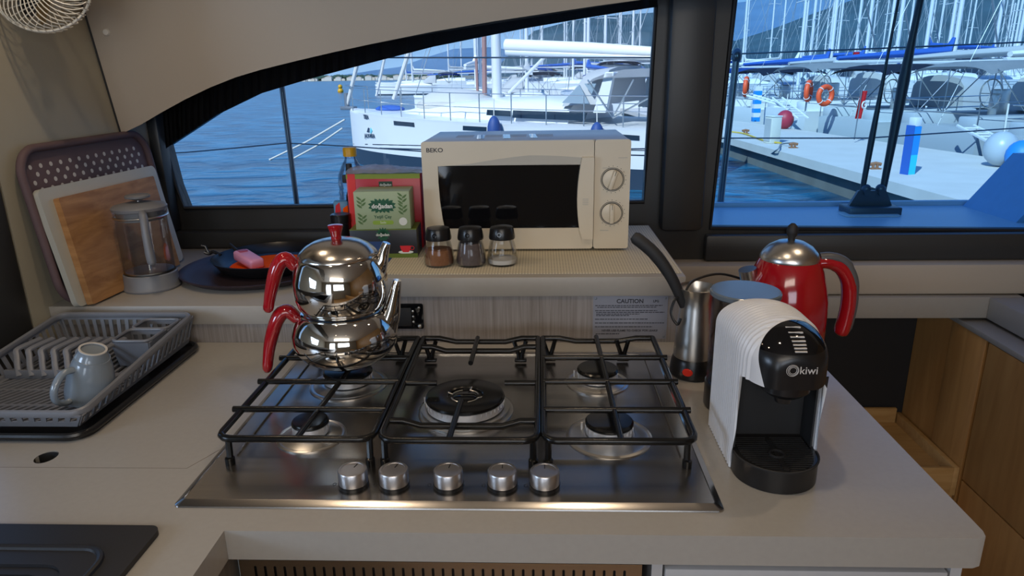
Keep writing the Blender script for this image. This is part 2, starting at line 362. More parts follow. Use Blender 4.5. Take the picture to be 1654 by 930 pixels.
# black vent / hatch plate
vt = thing('latch_plate', 'black recessed latch plate with screws in the riser behind the teapots', 'plate', (-.14, RY, .055))
g = G(); g.plate([rr(-.034, .028, -.026, .026, .004)], .003, FY(0, .002, 0)); obj('plate', g, BLKG, vt)
g = G(); g.box(-.030, .004, -.0025, -.001, -.020, .018, .0006); obj('recess', g, BLKM, vt)
for q in range(3): g = G(); g.sph((.008, -.002, .011-.011*q), .0022, sy=.5); obj('screw', g, STEELL, vt)
g = G(); g.sph((.020, -.002, -.020), .004, sy=.6); obj('screw', g, STEELL, vt)
g = G(); g.sph((.020, -.002, .018), .003, sy=.6); obj('screw', g, STEEL, vt)
# caution plate
cp = thing('caution_plate', 'small metal warning plate headed CAUTION LPG on the riser', 'sign', (.293, RY, .0535))
g = G(); g.plate([rr(-.072, .072, -.047, .042, .002)], .0012, FY(0, .0015, 0)); obj('plate', g, mat('plate_grey', (.27, .28, .33), .4, .3, vs=60), cp)
INK = mat('ink_dark', (.02, .02, .03), .5)
text('heading', 'CAUTION', .0115, INK, FY(-.001, .0002, .031), cp, bold=.0003)
text('heading', 'LPG', .0065, INK, FY(.049, .0002, .031), cp, bold=.0002)
g = G()
for z, a, b in [(.0225, -.068, .062), (.019, -.064, .05), (.012, -.068, .052), (.0085, -.066, .066), (.005, -.066, .018), (.002, -.066, -.002), (-.0055, -.068, .034), (-.0135, -.068, .067), (-.0215, -.068, .044), (-.036, -.066, -.02)]:
    x = a
    while x < b:
        l = random.uniform(.003, .009); g.box(x, min(x+l, b), -.0001, .0003, z-.0007, z+.0007); x += l+.0012
obj('printed_lines', g, INK, cp)
text('warning_line', 'NEVER USE FLAME TO CHECK FOR LEAKS!', .0058, INK, FY(0, .0002, -.0295), cp, bold=.0001)
for x, z in ((-.067, .037), (.067, .037), (.067, -.042), (-.067, -.042)): g = G(); g.sph((x, -.0002, z), .0022, sy=.5); obj('screw', g, WIREM, cp)
# ================================================================== WORKTOP, SINK, CABINETS
g = G()
outl = [(-.866, RY), (.624, RY), (.624, -.030), (.621, -.040), (.611, -.044), (-.255, -.044), (-.255, -1.15), (-.866, -1.15)]
hole = circ(-.583, .117, .0145, 20, .017)
g.plate([outl, hole, rr(-.80, -.372, -.62, -.086, .03)], .040, M.Translation((0, 0, -.040)))
wt = obj('worktop', g, WORK); tag(wt, 'grey stone-look galley worktop with the hob set in it', 'worktop')
g = G(); g.box(-.864, -.366, .0895, .0902, 0, .0002); g.tube([(-.366, .09, 0), (-.342, .14, 0)], .0004, 4); obj('seam', g, mat('seam', (.16, .14, .12), .7), wt)
g = G(); g.lathe([(.0145, 0), (.0145, -.039), (0, -.039)], c=(-.583, .117, -.0005)); obj('drain_hole', g, BLKM, wt)
sk = thing('sink', 'black composite sink set into the worktop at lower left', 'sink', (-.59, -.36, 0))
g = G(); g.plate([rr(-.262, .262, -.32, .315, .012), rr(-.20, .20, -.25, .245, .03)], .007, M.Translation((0, 0, .0005))); obj('rim', g, SINKM, sk)
g = G(); g.tube([(x, y, .0075) for x, y in rr(-.225, .228, -.275, .272, .03)], .004, 8, closed=True); obj('rim_ridge', g, SINKM, sk)
g = G()
for a, z in ((0, .004), (.012, -.012),): g.plate([rr(-.203+a, .203-a, -.253+a, .248-a, .03), rr(-.188+a, .188-a, -.238+a, .233-a, .03)], .006, M.Translation((0, 0, z-.006)))
g.box(-.19, .19, -.24, .235, -.20, -.19); g.box(-.195, -.185, -.24, .235, -.2, -.015); g.box(.185, .195, -.24, .235, -.2, -.015); g.box(-.19, .19, .225, .235, -.2, -.015); g.box(-.19, .19, -.24, -.23, -.2, -.015)
obj('bowl', g, SINKM, sk)
# oven / vent under the counter
CABW = mat('cabinet_white', (.42, .42, .43), .5, var=.03)
GRAIN = woodmat('cabinet_side', (.13, .12, .10), (.20, .18, .15), (30, 30, 2))
ov = thing('built_in_oven', 'built-in oven with slotted steel vent panel below the worktop edge', 'oven', (-.008, 0, -.3))
g = G(); slots = []
for i in range(38):
    x = -.228+i*.0123; slots.append(rr(x-.0016, x+.0016, .212, .2315, .0015, 2))
g.plate([[(-.248, .19), (.248, .19), (.248, .240), (-.248, .240)]]+slots, .002, FY(0, -.018, 0)); obj('vent_panel', g, STEEL, ov)
g = G(); g.box(-.246, .246, -.010, .45, -.3, .235); obj('body', g, BLKM, ov)
g = G(); g.box(-.245, .245, -.025, -.012, -.25, .185, .003); obj('door', g, BLKG, ov)
g = G(); g.tube([(-.2, -.05, .15), (.2, -.05, .15)], .007); g.tube([(-.19, -.05, .15), (-.19, -.02, .15)], .005); g.tube([(.19, -.05, .15), (.19, -.02, .15)], .005); obj('handle', g, STEELL, ov)
cb = thing('drawer_cabinet', 'white grained drawer cabinet below the right end of the worktop', 'cabinet', (.435, 0, -.3))
g = G(); g.box(-.183, -.170, -.018, .5, -.68, .255); g.box(.170, .183, -.018, .5, -.68, .255); g.box(-.17, .17, 0, .5, -.68, .255); obj('body', g, CABW, cb)
for z0, z1 in ((.03, .234), (-.2, .025), (-.43, -.205)):
    g = G(); g.box(-.167, .167, -.020, -.001, z0, z1, .002); d = obj('drawer', g, CABW, cb)
    g = G(); g.tube([(-.05, -.022, z1-.03), (-.05, -.04, z1-.03), (.05, -.04, z1-.03), (.05, -.022, z1-.03)], .004); obj('handle', g, STEELL, d)
g = G(); g.box(-.275, -.262, -1.1, -.01, -.98, -.042); g.box(-.86, -.275, -1.1, -1.087, -.98, -.21); o = obj('sink_cabinet', g, GRAIN); o.data.materials.clear(); o.data.materials.append(GRAIN); tag(o, 'wood-grain cabinet under the sink wing of the worktop', 'cabinet')
# tall oak panels and steps on the right
g = G(); g.box(1.206, 1.25, 1.037, 1.203, -1.0, -.129); struct('wall_panel_1', g, WOODO)
g = G(); g.box(1.203, 1.25, .892, 1.034, -1.0, -.129, .002); struct('wall_panel_2', g, WOODO)
g = G(); g.box(1.200, 1.25, -.6, .876, -.505, -.129, .002); struct('wall_panel_3', g, WOODO)
g = G(); g.box(1.200, 1.25, -2.7, .876, -1.0, -.509, .002); struct('wall_panel_4', g, WOODO)
st = thing('step_box', 'pale oak open tray step at the foot of the oak panels', 'step', (1.10, 1.14, -.505))
g = G(); g.box(-.40, .088, -.245, .06, -.03, -.008); obj('base', g, WOODL, st)
g = G(); g.box(.086, .101, -.249, .062, -.06, .023, .002); g.box(-.40, .086, -.252, -.240, -.06, .023, .002); obj('lip', g, WOODL, st)
g = G(); g.box(-.40, .084, .050, .061, -.008, .040, .002); obj('back_rail', g, WOODL, st)
g = G(); g.box(-.40, .096, -.247, -.239, -.4, .0, .002); obj('front_panel', g, WOODO, st)
# ================================================================== HOB
hb = thing('gas_hob', 'stainless steel five-burner gas hob set in the worktop', 'hob', (0, 0, 0))
g = G(); g.plate([rr(-.3305, .3305, .0095, .4915, .006), rr(-.308, .310, .108, .482, .012)], .0055, M.Translation((0, 0, .0005)))
obj('hob_plate', g, STEEL, hb)
g = G(); t = bmesh.new(); RR = [[t.verts.new((x, y, z)) for x, y in rr(-.3400+i_, .3400-i_, i_, .5-i_, .008-i_*.4)] for i_, z in ((0, .0003), (.0005, .0020), (.002, .0030), (.0085, .0064), (.0095, .0068), (.0105, .0060))]
for a_, b_ in zip(RR, RR[1:]):
    for i in range(len(a_)): t.faces.new((a_[i], a_[(i+1) % len(a_)], b_[(i+1) % len(a_)], b_[i]))
g.merge(t); obj('hob_rim', g, mat('rim_steel', (.50, .48, .46), .22, 1), hb)
g = G(); g.box(-.309, .311, .107, .483, .0008, .0032); g.tube([(x, y, .0052) for x, y in rr(-.308, .310, .108, .482, .012)], .0008, 6, closed=True); obj('well', g, STEEL, hb)
def burner(x, y, r, fl, big=False):
    g = G(); g.lathe([(fl, .003), (fl, .0048), (fl*.94, .0062), (fl*.88, .0050), (r*1.12, .0098), (r*1.02, .0102), (r*.9, .0085)], c=(x, y, 0), seg=48); f = obj('burner_flare', g, STEELL, hb)
    g = G(); g.lathe([(r*.86, .008), (r*.93, .0105), (r*.985, .0120), (r*.985, .0240), (r*.9, .0250), (0, .0250)], c=(x, y, 0), seg=48)
    n_ = int(r*700)
    for i in range(n_): a = 2*pi*i/n_; g.box(-.0006, .0006, r*.93, r*1.0, .018, .0240, m=M.Translation((x, y, 0)) @ M.Rotation(a, 4, 'Z'))
    obj('burner_ring', g, ALU, hb)
    g = G()
    if big:
        g.lathe([(r*.98, .0245), (r*1.01, .026), (r*.99, .0295), (r*.93, .0310), (.029, .0310), (.027, .029), (.027, .0245)], c=(x, y, 0), seg=56)
        g.lathe([(.027, .0250), (.027, .0272), (0, .0272)], c=(x, y, 0)); cpo = obj('burner_cap', g, ENAMEL, hb)
        g = G(); g.lathe([(.018, .025), (.018, .0285), (.015, .030), (0, .030)], c=(x, y, 0)); obj('inner_cap', g, BLKG, cpo)
        g = G()
        for k in range(4):
            a = pi/4+k*pi/2; g.tube([(x+.0215*cos(a+q), y+.0215*sin(a+q), .0275) for q in (-.5, -.25, 0, .25, .5)], .0014, 6)
            g.tube([(x+.0215*cos(a+.5), y+.0215*sin(a+.5), .0275), (x+.029*cos(a+.5), y+.029*sin(a+.5), .030)], .0014, 6)
        obj('inner_slots', g, STEELL, cpo)
    else:
        g.lathe([(r*.97, .0245), (r*1.01, .0255), (r*1.01, .0285), (r*.94, .0310), (0, .0318)], c=(x, y, 0), seg=48); cpo = obj('burner_cap', g, ENAMEL, hb)
    g = G(); g.cyl((x-r-.004, y+.012, .008), (x-r-.004, y+.012, .020), .0018, seg=8); obj('igniter', g, DOTM, hb)
burner(0, .258, .0615, .075, True); burner(.215, .362, .0345, .053); burner(.217, .176, .0345, .062)
burner(-.219, .174, .0265, .050); burner(-.211, .353, .041, .066)
KI = [(-.123, .3), (-.070, .25), (0, .12), (.069, 0), (.123, .0)]
for x, a in KI:
    g = G(); g.lathe([(.0195, .006), (.0195, .010), (.0175, .010)], c=(x, .045, 0)); kb = obj('knob_collar', g, BLK, hb)
    g = G(); g.lathe([(.0175, .009), (.0188, .0105), (.0188, .0275), (.0178, .0290), (.0150, .0292), (.0146, .0286), (0, .0286)], c=(x, .045, 0), seg=44); k = obj('control_knob', g, KNOBM, hb)
    g = G(); g.box(-.0006, .0006, .004, .0125, .0285, .0291, m=M.Translation((x, .045, 0)) @ M.Rotation(-a, 4, 'Z')); obj('pointer', g, BLKM, k)
for x in (-.148, -.095, -.025, .045, .099):
    g = G()
    g.tube([(x, .045+.0035*cos(q), .0062) if 0 else (x+.0022*sin(q), .045+.0032*cos(q), .0062) for q in [i*pi/5 for i in range(10)]], .0003, 4, closed=True)
    obj('printed_mark', g, BLKM, hb)
# pan supports (lift off): three things
Rr = .0050; ZG = .046
def loop(pts, r=.02): return pts
ps = thing('pan_support', 'left black enamel pan support under the stacked teapots', 'pan support', (-.21, .27, 0))
def P3(x, y, z=ZG, ox=-.21): return (x-ox, y-.27, z)
def rod(pts, ox, r=Rr): g = G(); g.tube([P3(*q, ox=ox) for q in pts], r, 10); return g
def frame_loop(x0, x1, y0, y1, ox, dip):
    r = .018; pts = []
    pts += [(x0, y1, ZG)] + [(x0, y0+r, ZG)] + [(x0+r-r*cos(a), y0+r-r*sin(a), ZG) for a in (pi/6, pi/3)] + [(x0+r, y0, ZG), (x1-r, y0, ZG)]
    pts += [(x1-r+r*sin(a), y0+r-r*cos(a), ZG) for a in (pi/6, pi/3)] + [(x1, y0+r, ZG), (x1, y1, ZG)]
    n_ = [(x1, y1, ZG), (x1-.03, y1, ZG), (x1-.06, y1, ZG-dip), (x0+.06, y1, ZG-dip), (x0+.03, y1, ZG), (x0, y1, ZG)]
    return pts, n_
def legs(par, ox, feet, y1):
    for x, y in feet:
        g = G(); px, py, _ = P3(x, y, 0, ox)
        if y > .4: g.tube([(px-.012, py, ZG-.002), (px-.004, py-.004, .02), (px-.002, py-.005, .0085)], .004, 8); g.tube([(px+.010, py, ZG-.002), (px+.003, py-.004, .02), (px+.002, py-.005, .0085)], .004, 8); g.box(px-.011, px+.011, py-.011, py+.001, .0062, .012, .002)
        else: g.tube([(px, py+.002, ZG), (px, py, .02), (px, py-.002, .014)], .0046, 8); g.lathe([(.0065, .0062), (.0065, .016), (.003, .018), (0, .018)], c=(px, py-.002, 0), seg=12)
        obj('leg', g, ENAMEL, par)
a, b_ = frame_loop(-.318, -.107, .090, .460, -.21, .006)
obj('outer_rod', rod(a, -.21), ENAMEL, ps); obj('back_rod', rod(b_, -.21), ENAMEL, ps)
for y in (.362, .267, .172): obj('cross_bar', rod([(-.330, y, ZG+.002), (-.105, y, ZG+.002)], -.21, .0047), ENAMEL, ps)
obj('depth_bar', rod([(-.196, .335, ZG+.001), (-.2085, .090, ZG+.001)], -.21, .0043), ENAMEL, ps)
obj('depth_bar', rod([(-.19, .40, ZG+.001), (-.189, .460, ZG+.001)], -.21, .0043), ENAMEL, ps)
legs(ps, -.21, [(-.305, .094), (-.112, .094), (-.29, .460), (-.14, .460)], 0)
ps2 = thing('pan_support', 'middle black enamel pan support over the large wok burner', 'pan support', (0.008, .27, 0))
a, b_ = frame_loop(-.097, .114, .088, .460, .008, .007)
obj('outer_rod', rod(a, .008), ENAMEL, ps2); obj('back_rod', rod(b_, .008), ENAMEL, ps2)
for y in (.418, .142): obj('cross_bar', rod([(-.097, y, ZG), (-.075, y, ZG), (-.050, y, ZG-.008), (.065, y, ZG-.008), (.09, y, ZG), (.114, y, ZG)], .008), ENAMEL, ps2)
obj('cross_bar', rod([(-.097, .267, ZG), (-.045, .267, ZG)], .008, .0047), ENAMEL, ps2); obj('cross_bar', rod([(.062, .267, ZG), (.114, .267, ZG)], .008, .0047), ENAMEL, ps2)
obj('depth_bar', rod([(.003, .462, ZG), (.001, .345, ZG)], .008, .0043), ENAMEL, ps2); obj('depth_bar', rod([(0, .205, ZG), (-.004, .088, ZG)], .008, .0043), ENAMEL, ps2)
legs(ps2, .008, [(-.092, .094), (.108, .094), (-.083, .450), (.082, .450)], 0)
ps3 = thing('pan_support', 'right black enamel pan support over two small burners', 'pan support', (.225, .27, 0))
a, b_ = frame_loop(.1225, .322, .088, .460, .225, .006)
obj('outer_rod', rod(a, .225), ENAMEL, ps3); obj('back_rod', rod(b_, .225), ENAMEL, ps3)
for y in (.364, .268, .173): obj('cross_bar', rod([(.1225, y, ZG+.002), (.331, y, ZG+.002)], .225, .0047), ENAMEL, ps3)
obj('depth_bar', rod([(.220, .464, ZG+.001), (.224, .088, ZG+.001)], .225, .0043), ENAMEL, ps3)
legs(ps3, .225, [(.128, .094), (.312, .094), (.135, .455), (.268, .455)], 0)
# ================================================================== STACKED TEAPOTS
TX, TY = -.205, .338; TZ = ZG+.0060
def pot(name, label, prof, z0, spout, sr, handle, ferr, hr):
    t = thing(name, label, 'teapot', (TX, TY, z0))
    g = G(); g.lathe(prof, seg=72); b = obj('body', g, CHROME, t, ang=60)
    g = G(); g.tube(spl(spout, 5), radii=[sr[0]+(sr[1]-sr[0])*i/(5*(len(spout)-1)) for i in range(5*(len(spout)-1)+1)], seg=18); obj('spout', g, CHROME, t, ang=60)
    g = G(); g.tube(ferr, .0085, 18); g.tor(ferr[1], .0085, .0022, m=M.Rotation(pi/2, 4, 'Y')); obj('ferrule', g, CHROME, t)
    pts = spl(handle, 6); n_ = len(pts); g = G(); g.tube(pts, radii=[hr*(.80+.28*sin(pi*min(1, i/(n_-1)*1.15+.0))+.05) if i < n_-2 else hr*(.75 if i == n_-2 else .45) for i in range(n_)], seg=18, flat=.8, ref=(0, 1, 0)); h = obj('handle', g, RED, t, ang=60)
    q = handle[1]; g = G(); g.lathe([(0, .001), (.0028, .001), (.0028, -.004)], c=(q[0]-.004, q[1]-hr*.97, q[2]-.002), m=M.Rotation(pi/2, 4, 'X'), seg=14); obj('handle_hole', g, BLKM, h)
    return t
lk = pot('kettle_pot', 'large lower pot of the chrome double teapot with red handle', [(0, 0), (.042, 0), (.046, .002), (.060, .009), (.074, .020), (.0835, .034), (.0862, .047), (.0850, .060), (.0800, .074), (.0740, .084), (.0690, .0895), (.0665, .0915), (.062, .0915), (.06, .088), (0, .086)], TZ,
   [(.068, 0, .062), (.078, 0, .085), (.085, 0, .110), (.093, 0, .142)], (.021, .0065), [(-.076, -.002, .076), (-.092, -.004, .091), (-.108, -.008, .078), (-.124, -.012, .035), (-.133, -.016, -.012)], [(-.066, 0, .072), (-.080, -.002, .078)], .0130)
UZ = TZ+.0918
up_ = pot('upper_teapot', 'small upper chrome teapot with lid stacked on the larger pot', [(0, 0), (.058, 0), (.0635, .003), (.0700, .013), (.0745, .028), (.0762, .043), (.0752, .058), (.0705, .074), (.0655, .086), (.0630, .0910), (.061, .092), (.056, .090), (0, .088)], UZ,
   [(.060, 0, .062), (.068, 0, .080), (.073, 0, .094), (.080, 0, .112)], (.015, .0062), [(-.070, -.002, .073), (-.084, -.004, .088), (-.098, -.008, .074), (-.111, -.012, .036), (-.119, -.016, .002)], [(-.060, 0, .071), (-.072, -.002, .075)], .0130)
g = G(); g.lathe([(.0600, .0905), (.0632, .0925), (.0630, .0945), (.0590, .1000), (.050, .1080), (.038, .1145), (.022, .1185), (.010, .1198), (0, .120)], seg=72); ld = obj('lid', g, mat('lid_steel', (.62, .59, .55), .2, 1, var=.03), up_, ang=60)
g = G(); g.lathe([(0, .119), (.0085, .119), (.0078, .124), (.0095, .130), (.0120, .1385), (.0118, .141), (0, .1425)], seg=32); obj('lid_knob', g, RED, ld)
# ================================================================== MICROWAVE
MX0, MX1, MY0, MZ0, MZ1 = -.132, .309, .750, .142, .375
mo = thing('microwave_oven', 'cream microwave oven with black door glass and two dials', 'microwave', ((MX0+MX1)/2, .89, .1366))
def mx(x): return x-(MX0+MX1)/2
def mz(z): return z-.1366
yf = MY0-.89
g = G(); g.box(mx(MX0)+.002, mx(MX1)-.002, yf+.014, .13, mz(MZ0), mz(MZ1), .004); obj('body', g, mat('microwave_case', (.60, .62, .62), .3), mo)
dx1 = mx(.233)
wv = [(mx(-.098)+.000, mz(.324)), (mx(-.0985), mz(.29)), (mx(-.097), mz(.25)), (mx(-.093), mz(.21)), (mx(-.089), mz(.188)), (mx(.207), mz(.188)), (mx(.202), mz(.22)), (mx(.2005), mz(.26)), (mx(.204), mz(.30)), (mx(.209), mz(.324))]
g = G(); g.plate([rr(mx(MX0), dx1-.0008, mz(MZ0), mz(MZ1), .006), wv], .016, FY(0, yf+.016, 0)); dr = obj('door', g, CREAM, mo)
g = G(); g.plate([[(x, z) for x, z in wv]], .004, FY(0, yf+.008, 0)); obj('door_glass', g, BLKG, dr)
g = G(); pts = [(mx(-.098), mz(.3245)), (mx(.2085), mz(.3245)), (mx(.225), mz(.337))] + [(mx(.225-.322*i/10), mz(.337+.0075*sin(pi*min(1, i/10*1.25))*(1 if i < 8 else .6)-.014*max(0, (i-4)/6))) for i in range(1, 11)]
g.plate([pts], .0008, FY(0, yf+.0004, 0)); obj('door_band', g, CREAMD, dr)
hp = [(mx(.207), mz(.340))]+[(mx(.207-.0085*sin(pi*i/10)-.001), mz(.340-.175*i/10)) for i in range(1, 10)]+[(mx(.209), mz(.165)), (mx(.232), mz(.165)), (mx(.232), mz(.340))]
g = G(); g.plate([hp], .012, FY(0, yf, 0)); bmesh.ops.bevel(g.b, geom=[e for e in g.b.edges if all(v.co.y < yf-.011 for v in e.verts) and len(e.link_faces) == 2 and e.calc_face_angle(0) > 1], offset=.004, segments=2, affect='EDGES'); h = obj('door_handle', g, CREAM, dr)
g = G()
for i in range(4): g.box(mx(.209), mx(.221), yf-.0130, yf-.0118, mz(.253-.004*i)-.0006, mz(.253-.004*i)+.0006)
obj('grip_lines', g, CREAMD, h)
g = G(); g.plate([rr(dx1+.0008, mx(MX1), mz(MZ0), mz(MZ1), .006)], .016, FY(0, yf+.016, 0)); cpn = obj('control_panel', g, CREAM, mo)
for (kx, kz, r_, a) in ((.272, .292, .0215, -.32), (.2715, .220, .0215, 0)):
    g = G(); g.lathe([(r_+.0035, 0), (r_+.0035, .0008), (r_+.0025, .0008), (r_+.0025, 0)], c=(mx(kx), yf, mz(kz)), m=M.Rotation(pi/2, 4, 'X'), seg=40)
    g.lathe([(r_+.0012, 0), (r_+.0012, .0012), (r_-.0003, .0012), (r_-.0003, 0)], c=(mx(kx), yf, mz(kz)), m=M.Rotation(pi/2, 4, 'X'), seg=40); obj('dial_ring', g, BLKM, mo)
    g = G(); g.lathe([(r_-.0004, 0), (r_-.0004, .003), (r_*.8, .0045), (0, .005)], c=(mx(kx), yf, mz(kz)), m=M.Rotation(pi/2, 4, 'X'), seg=40)
    mt = M.Translation((mx(kx), yf, mz(kz))) @ M.Rotation(-a, 4, 'Y')
    g.box(-.0048, .0048, -.016, -.002, -r_*.96, r_*.96, .003, m=mt); dl = obj('dial', g, CREAM, mo)
    g = G(); g.box(-.0005, .0005, -.0164, -.0158, r_*.45, r_*.95, m=mt); obj('pointer', g, BLKM, dl)
    g = G()
    for i in range(14):
        q = -.3+i*.32; g.box(-.0006, .0006, -.0003, 0, r_+.006, r_+.0075, m=M.Translation((mx(kx), yf, mz(kz))) @ M.Rotation(q, 4, 'Y'))
    obj('dial_marks', g, INK, cpn)
text('logo', 'BEKO', .0125, INK, FY(mx(-.1035), yf-.0003, mz(.357)), dr, sx=1.15, bold=.0002)
g = G(); g.box(mx(.2505), mx(.268), -.0003, 0, mz(.3155), mz(.3170), m=M.Translation((0, yf, 0))); g.box(mx(.248), mx(.266), -.0003, 0, mz(.1815), mz(.183), m=M.Translation((0, yf, 0))); g.box(mx(.283), mx(.302), -.0003, 0, mz(.3365), mz(.338), m=M.Translation((0, yf, 0))); obj('printed_labels', g, CREAMD, cpn)
for x in (-.19, .19):
    for y in (-.11, .10): g = G(); g.cyl((x, y, 0), (x, y, .0065), .012, seg=16); obj('foot', g, BLK, mo)
g = G()
for i, x in enumerate((-.14, -.075, -.02, .04)): g.box(x-.018, x+.02, -.04+.0*i, .015, mz(MZ1), mz(MZ1)+.0004)
obj('sticker', g, mat('sticker_brown', (.40, .28, .18), .35), mo)
g = G()
for x in (-.105, -.047, .012): g.box(x-.007, x+.009, -.085, .02, mz(MZ1)+.0004, mz(MZ1)+.0008, m=M.Rotation(.06, 4, 'Z'))
obj('clear_tape', g, glass('tape', (.95, .95, .95), 4.0, .05), mo)
# ================================================================== SPICE JARS
SZ = .1368
def jar(x, y, label, fillm, fh, empty_=False):
    t = thing('spice_jar', label, 'jar', (x, y, SZ), 0, 'spice jars in front of the microwave')
    g = G(); g.lathe([(0, .0), (.027, 0), (.0305, .003), (.0312, .012), (.0295, .028), (.0262, .043), (.0236, .052), (.0236, .056), (.0226, .056), (.0226, .052), (.025, .043), (.0283, .028), (.030, .012), (.029, .004), (0, .003)], seg=40); obj('glass_body', g, GLASSC, t, ang=60)
    g = G(); g.lathe([(0, .0035), (.0285, .0045), (.0292, .012), (.0292-.0012*fh/.02, min(fh, .028)), (.0276-(fh-.028)*.28 if fh > .028 else .026, fh), (0, fh+.002)], seg=32); obj('spice', g, fillm, t)
    g = G(); g.lathe([(.0232, .0545), (.0262, .054), (.0268, .058), (.0240, .074), (.0225, .0775), (.010, .080), (0, .080)], seg=40); l = obj('lid', g, BLK, t)
    g = G(); g.lathe([(.004, .0), (.0045, .001), (.003, .001)], c=(-.004, -.0255, .066), m=M.Rotation(pi/2-.12, 4, 'X'), seg=14); obj('shaker_hole', g, BLKG, l)
jar(-.088, .642, 'spice jar of brown powder, leftmost of three', mat('spice_brown', (.30, .13, .06), .9, vs=300, var=.3), .034)
jar(-.0225, .642, 'spice jar of dark grey pepper, middle of three', mat('spice_grey', (.13, .10, .095), .9, vs=300, var=.4), .047)
jar(.041, .646, 'spice jar with a little white salt, rightmost of three', mat('salt', (.72, .70, .67), .9), .013)
# ================================================================== TEA BOXES, BOTTLES
DG = mat('leaf_dark_green', (.008, .10, .045), .5); LGm = mat('leaf_olive', (.10, .19, .06), .6)
WHT = mat('print_white', (.75, .78, .72), .5); LIME = mat('print_lime', (.28, .44, .05), .5)
def leaf(g, x, z, a, l, w_, y=-.0003):
    g.plate([[(0, 0), (l*.3, w_/2), (l*.7, w_*.4), (l, 0), (l*.7, -w_*.4), (l*.3, -w_/2)]], .0002, FY(x, y, z) @ M.Rotation(a, 4, 'Z'))
bb = thing('tea_box', 'black tea box with a red teacup picture, beneath the green one', 'tea box', (-.214, .70, SZ), .04)
g = G(); g.box(-.071, .071, 0, .075, 0, .0615, .0008); obj('carton', g, mat('carton_black', (.014, .016, .024), .4), bb)
g = G(); g.box(-.071, .071, -.0003, 0, .0605, .0625); g.box(-.0712, .0712, -.0004, .0, 0, .009); g.box(-.071, .071, 0, .074, .0615, .0618); obj('carton_stripe', g, mat('olive_print', (.13, .19, .02), .5), bb)
g = G(); g.box(-.058, .005, -.0003, 0, .014, .036); obj('blue_panel', g, mat('blue_print', (.02, .06, .20), .5), bb)
g = G()
for i in range(9): leaf(g, .0, .050, pi*i/8, .017, .006)
for i in range(7): leaf(g, .0, .049, pi+pi*i/6, .014, .005)
obj('leaf_emblem', g, DG, bb)
text('lettering', 'doğadan', .0080, WHT, FY(-.001, -.0008, .0505), bb, bold=.0002)
text('lettering', 'GREY', .0065, WHT, FY(.004, -.0006, .0215), bb); text('lettering', 'early', .006, WHT, FY(.004, -.0006, .031), bb)
g = G(); g.plate([circ(.046, .012, .016, 24, .0035)], .0003, FY(0, 0, 0)); obj('saucer_picture', g, WHT, bb)
g = G(); g.plate([[(.034, .026), (.058, .026), (.056, .018), (.052, .012), (.040, .012), (.036, .018)]], .0003, FY(0, -.0003, 0)); g.tor((.060, -.0005, .021), .004, .0007, m=M.Rotation(pi/2, 4, 'X'), seg=14, k=6); obj('cup_picture', g, FLAGR, bb)
gb = thing('tea_box', 'pale green tea box stacked on the black tea box', 'tea box', (-.212, .700, SZ+.0625), .05)
g = G(); g.box(-.058, .058, 0, .068, 0, .080, .0008); obj('carton', g, mat('carton_green', (.36, .45, .27), .45, vs=8), gb)
g = G()
for i in range(16): a = 2*pi*i/16+.2; leaf(g, .012*cos(a), .050+.004*sin(a), a, .010+.008*abs(cos(a)), .008)
g.plate([circ(0, .050, .024, 20, .010)], .0002, FY(0, -.0002, 0)); obj('leaf_emblem', g, DG, gb)
text('lettering', 'doğadan', .0125, WHT, FY(0, -.0008, .049), gb, bold=.0004)
text('lettering', 'Yeşil Çay', .0095, DG, FY(0, -.0004, .0265), gb, bold=.0001)
g = G(); g.plate([rr(-.022, .022, .010, .0185, .004)], .0003, FY(0, 0, 0)); obj('lime_badge', g, LIME, gb)
text('lettering', 'Sade', .0068, WHT, FY(0, -.0004, .0145), gb)
g = G(); g.plate([circ(.042, .016, .0085)], .0003, FY(0, 0, 0)); obj('round_badge', g, WHT, gb)
for sx_, z0_ in ((-1, .010), (-1, .045), (1, .030), (1, .052)):
    g = G(); bx = sx_*.043
    g.box(bx-.0004, bx+.0004, -.0003, 0, z0_, z0_+.020)
    for i in range(5): leaf(g, bx, z0_+.004*i+.001, (.7 if i % 2 else pi-.7), .013, .0045)
    obj('leaf_pattern', g, LGm, gb)
rb = thing('tea_box', 'large red tea box behind the green one', 'tea box', (-.227, .792, SZ), 0)
g = G(); g.box(-.082, .082, 0, .075, 0, .166, .001); obj('carton', g, mat('carton_red', (.46, .010, .022), .35, vs=10), rb)
g = G(); g.box(-.082, .082, -.0003, 0, .156, .166); g.box(-.082, .082, 0, .075, .166, .1664); obj('carton_stripe', g, mat('olive_bright', (.24, .30, .02), .5), rb)
g = G(); g.box(-.079, -.062, -.0005, 0, .0, .167); obj('red_tab', g, mat('bright_red', (.75, .02, .015), .4), rb)
g = G(); g.box(-.010, .020, -.0005, 0, .135, .150); obj('green_badge', g, mat('badge_green', (.008, .045, .02), .5), rb)
text('lettering', 'doğadan', .0075, WHT, FY(.005, -.0007, .1425), rb, bold=.0001)
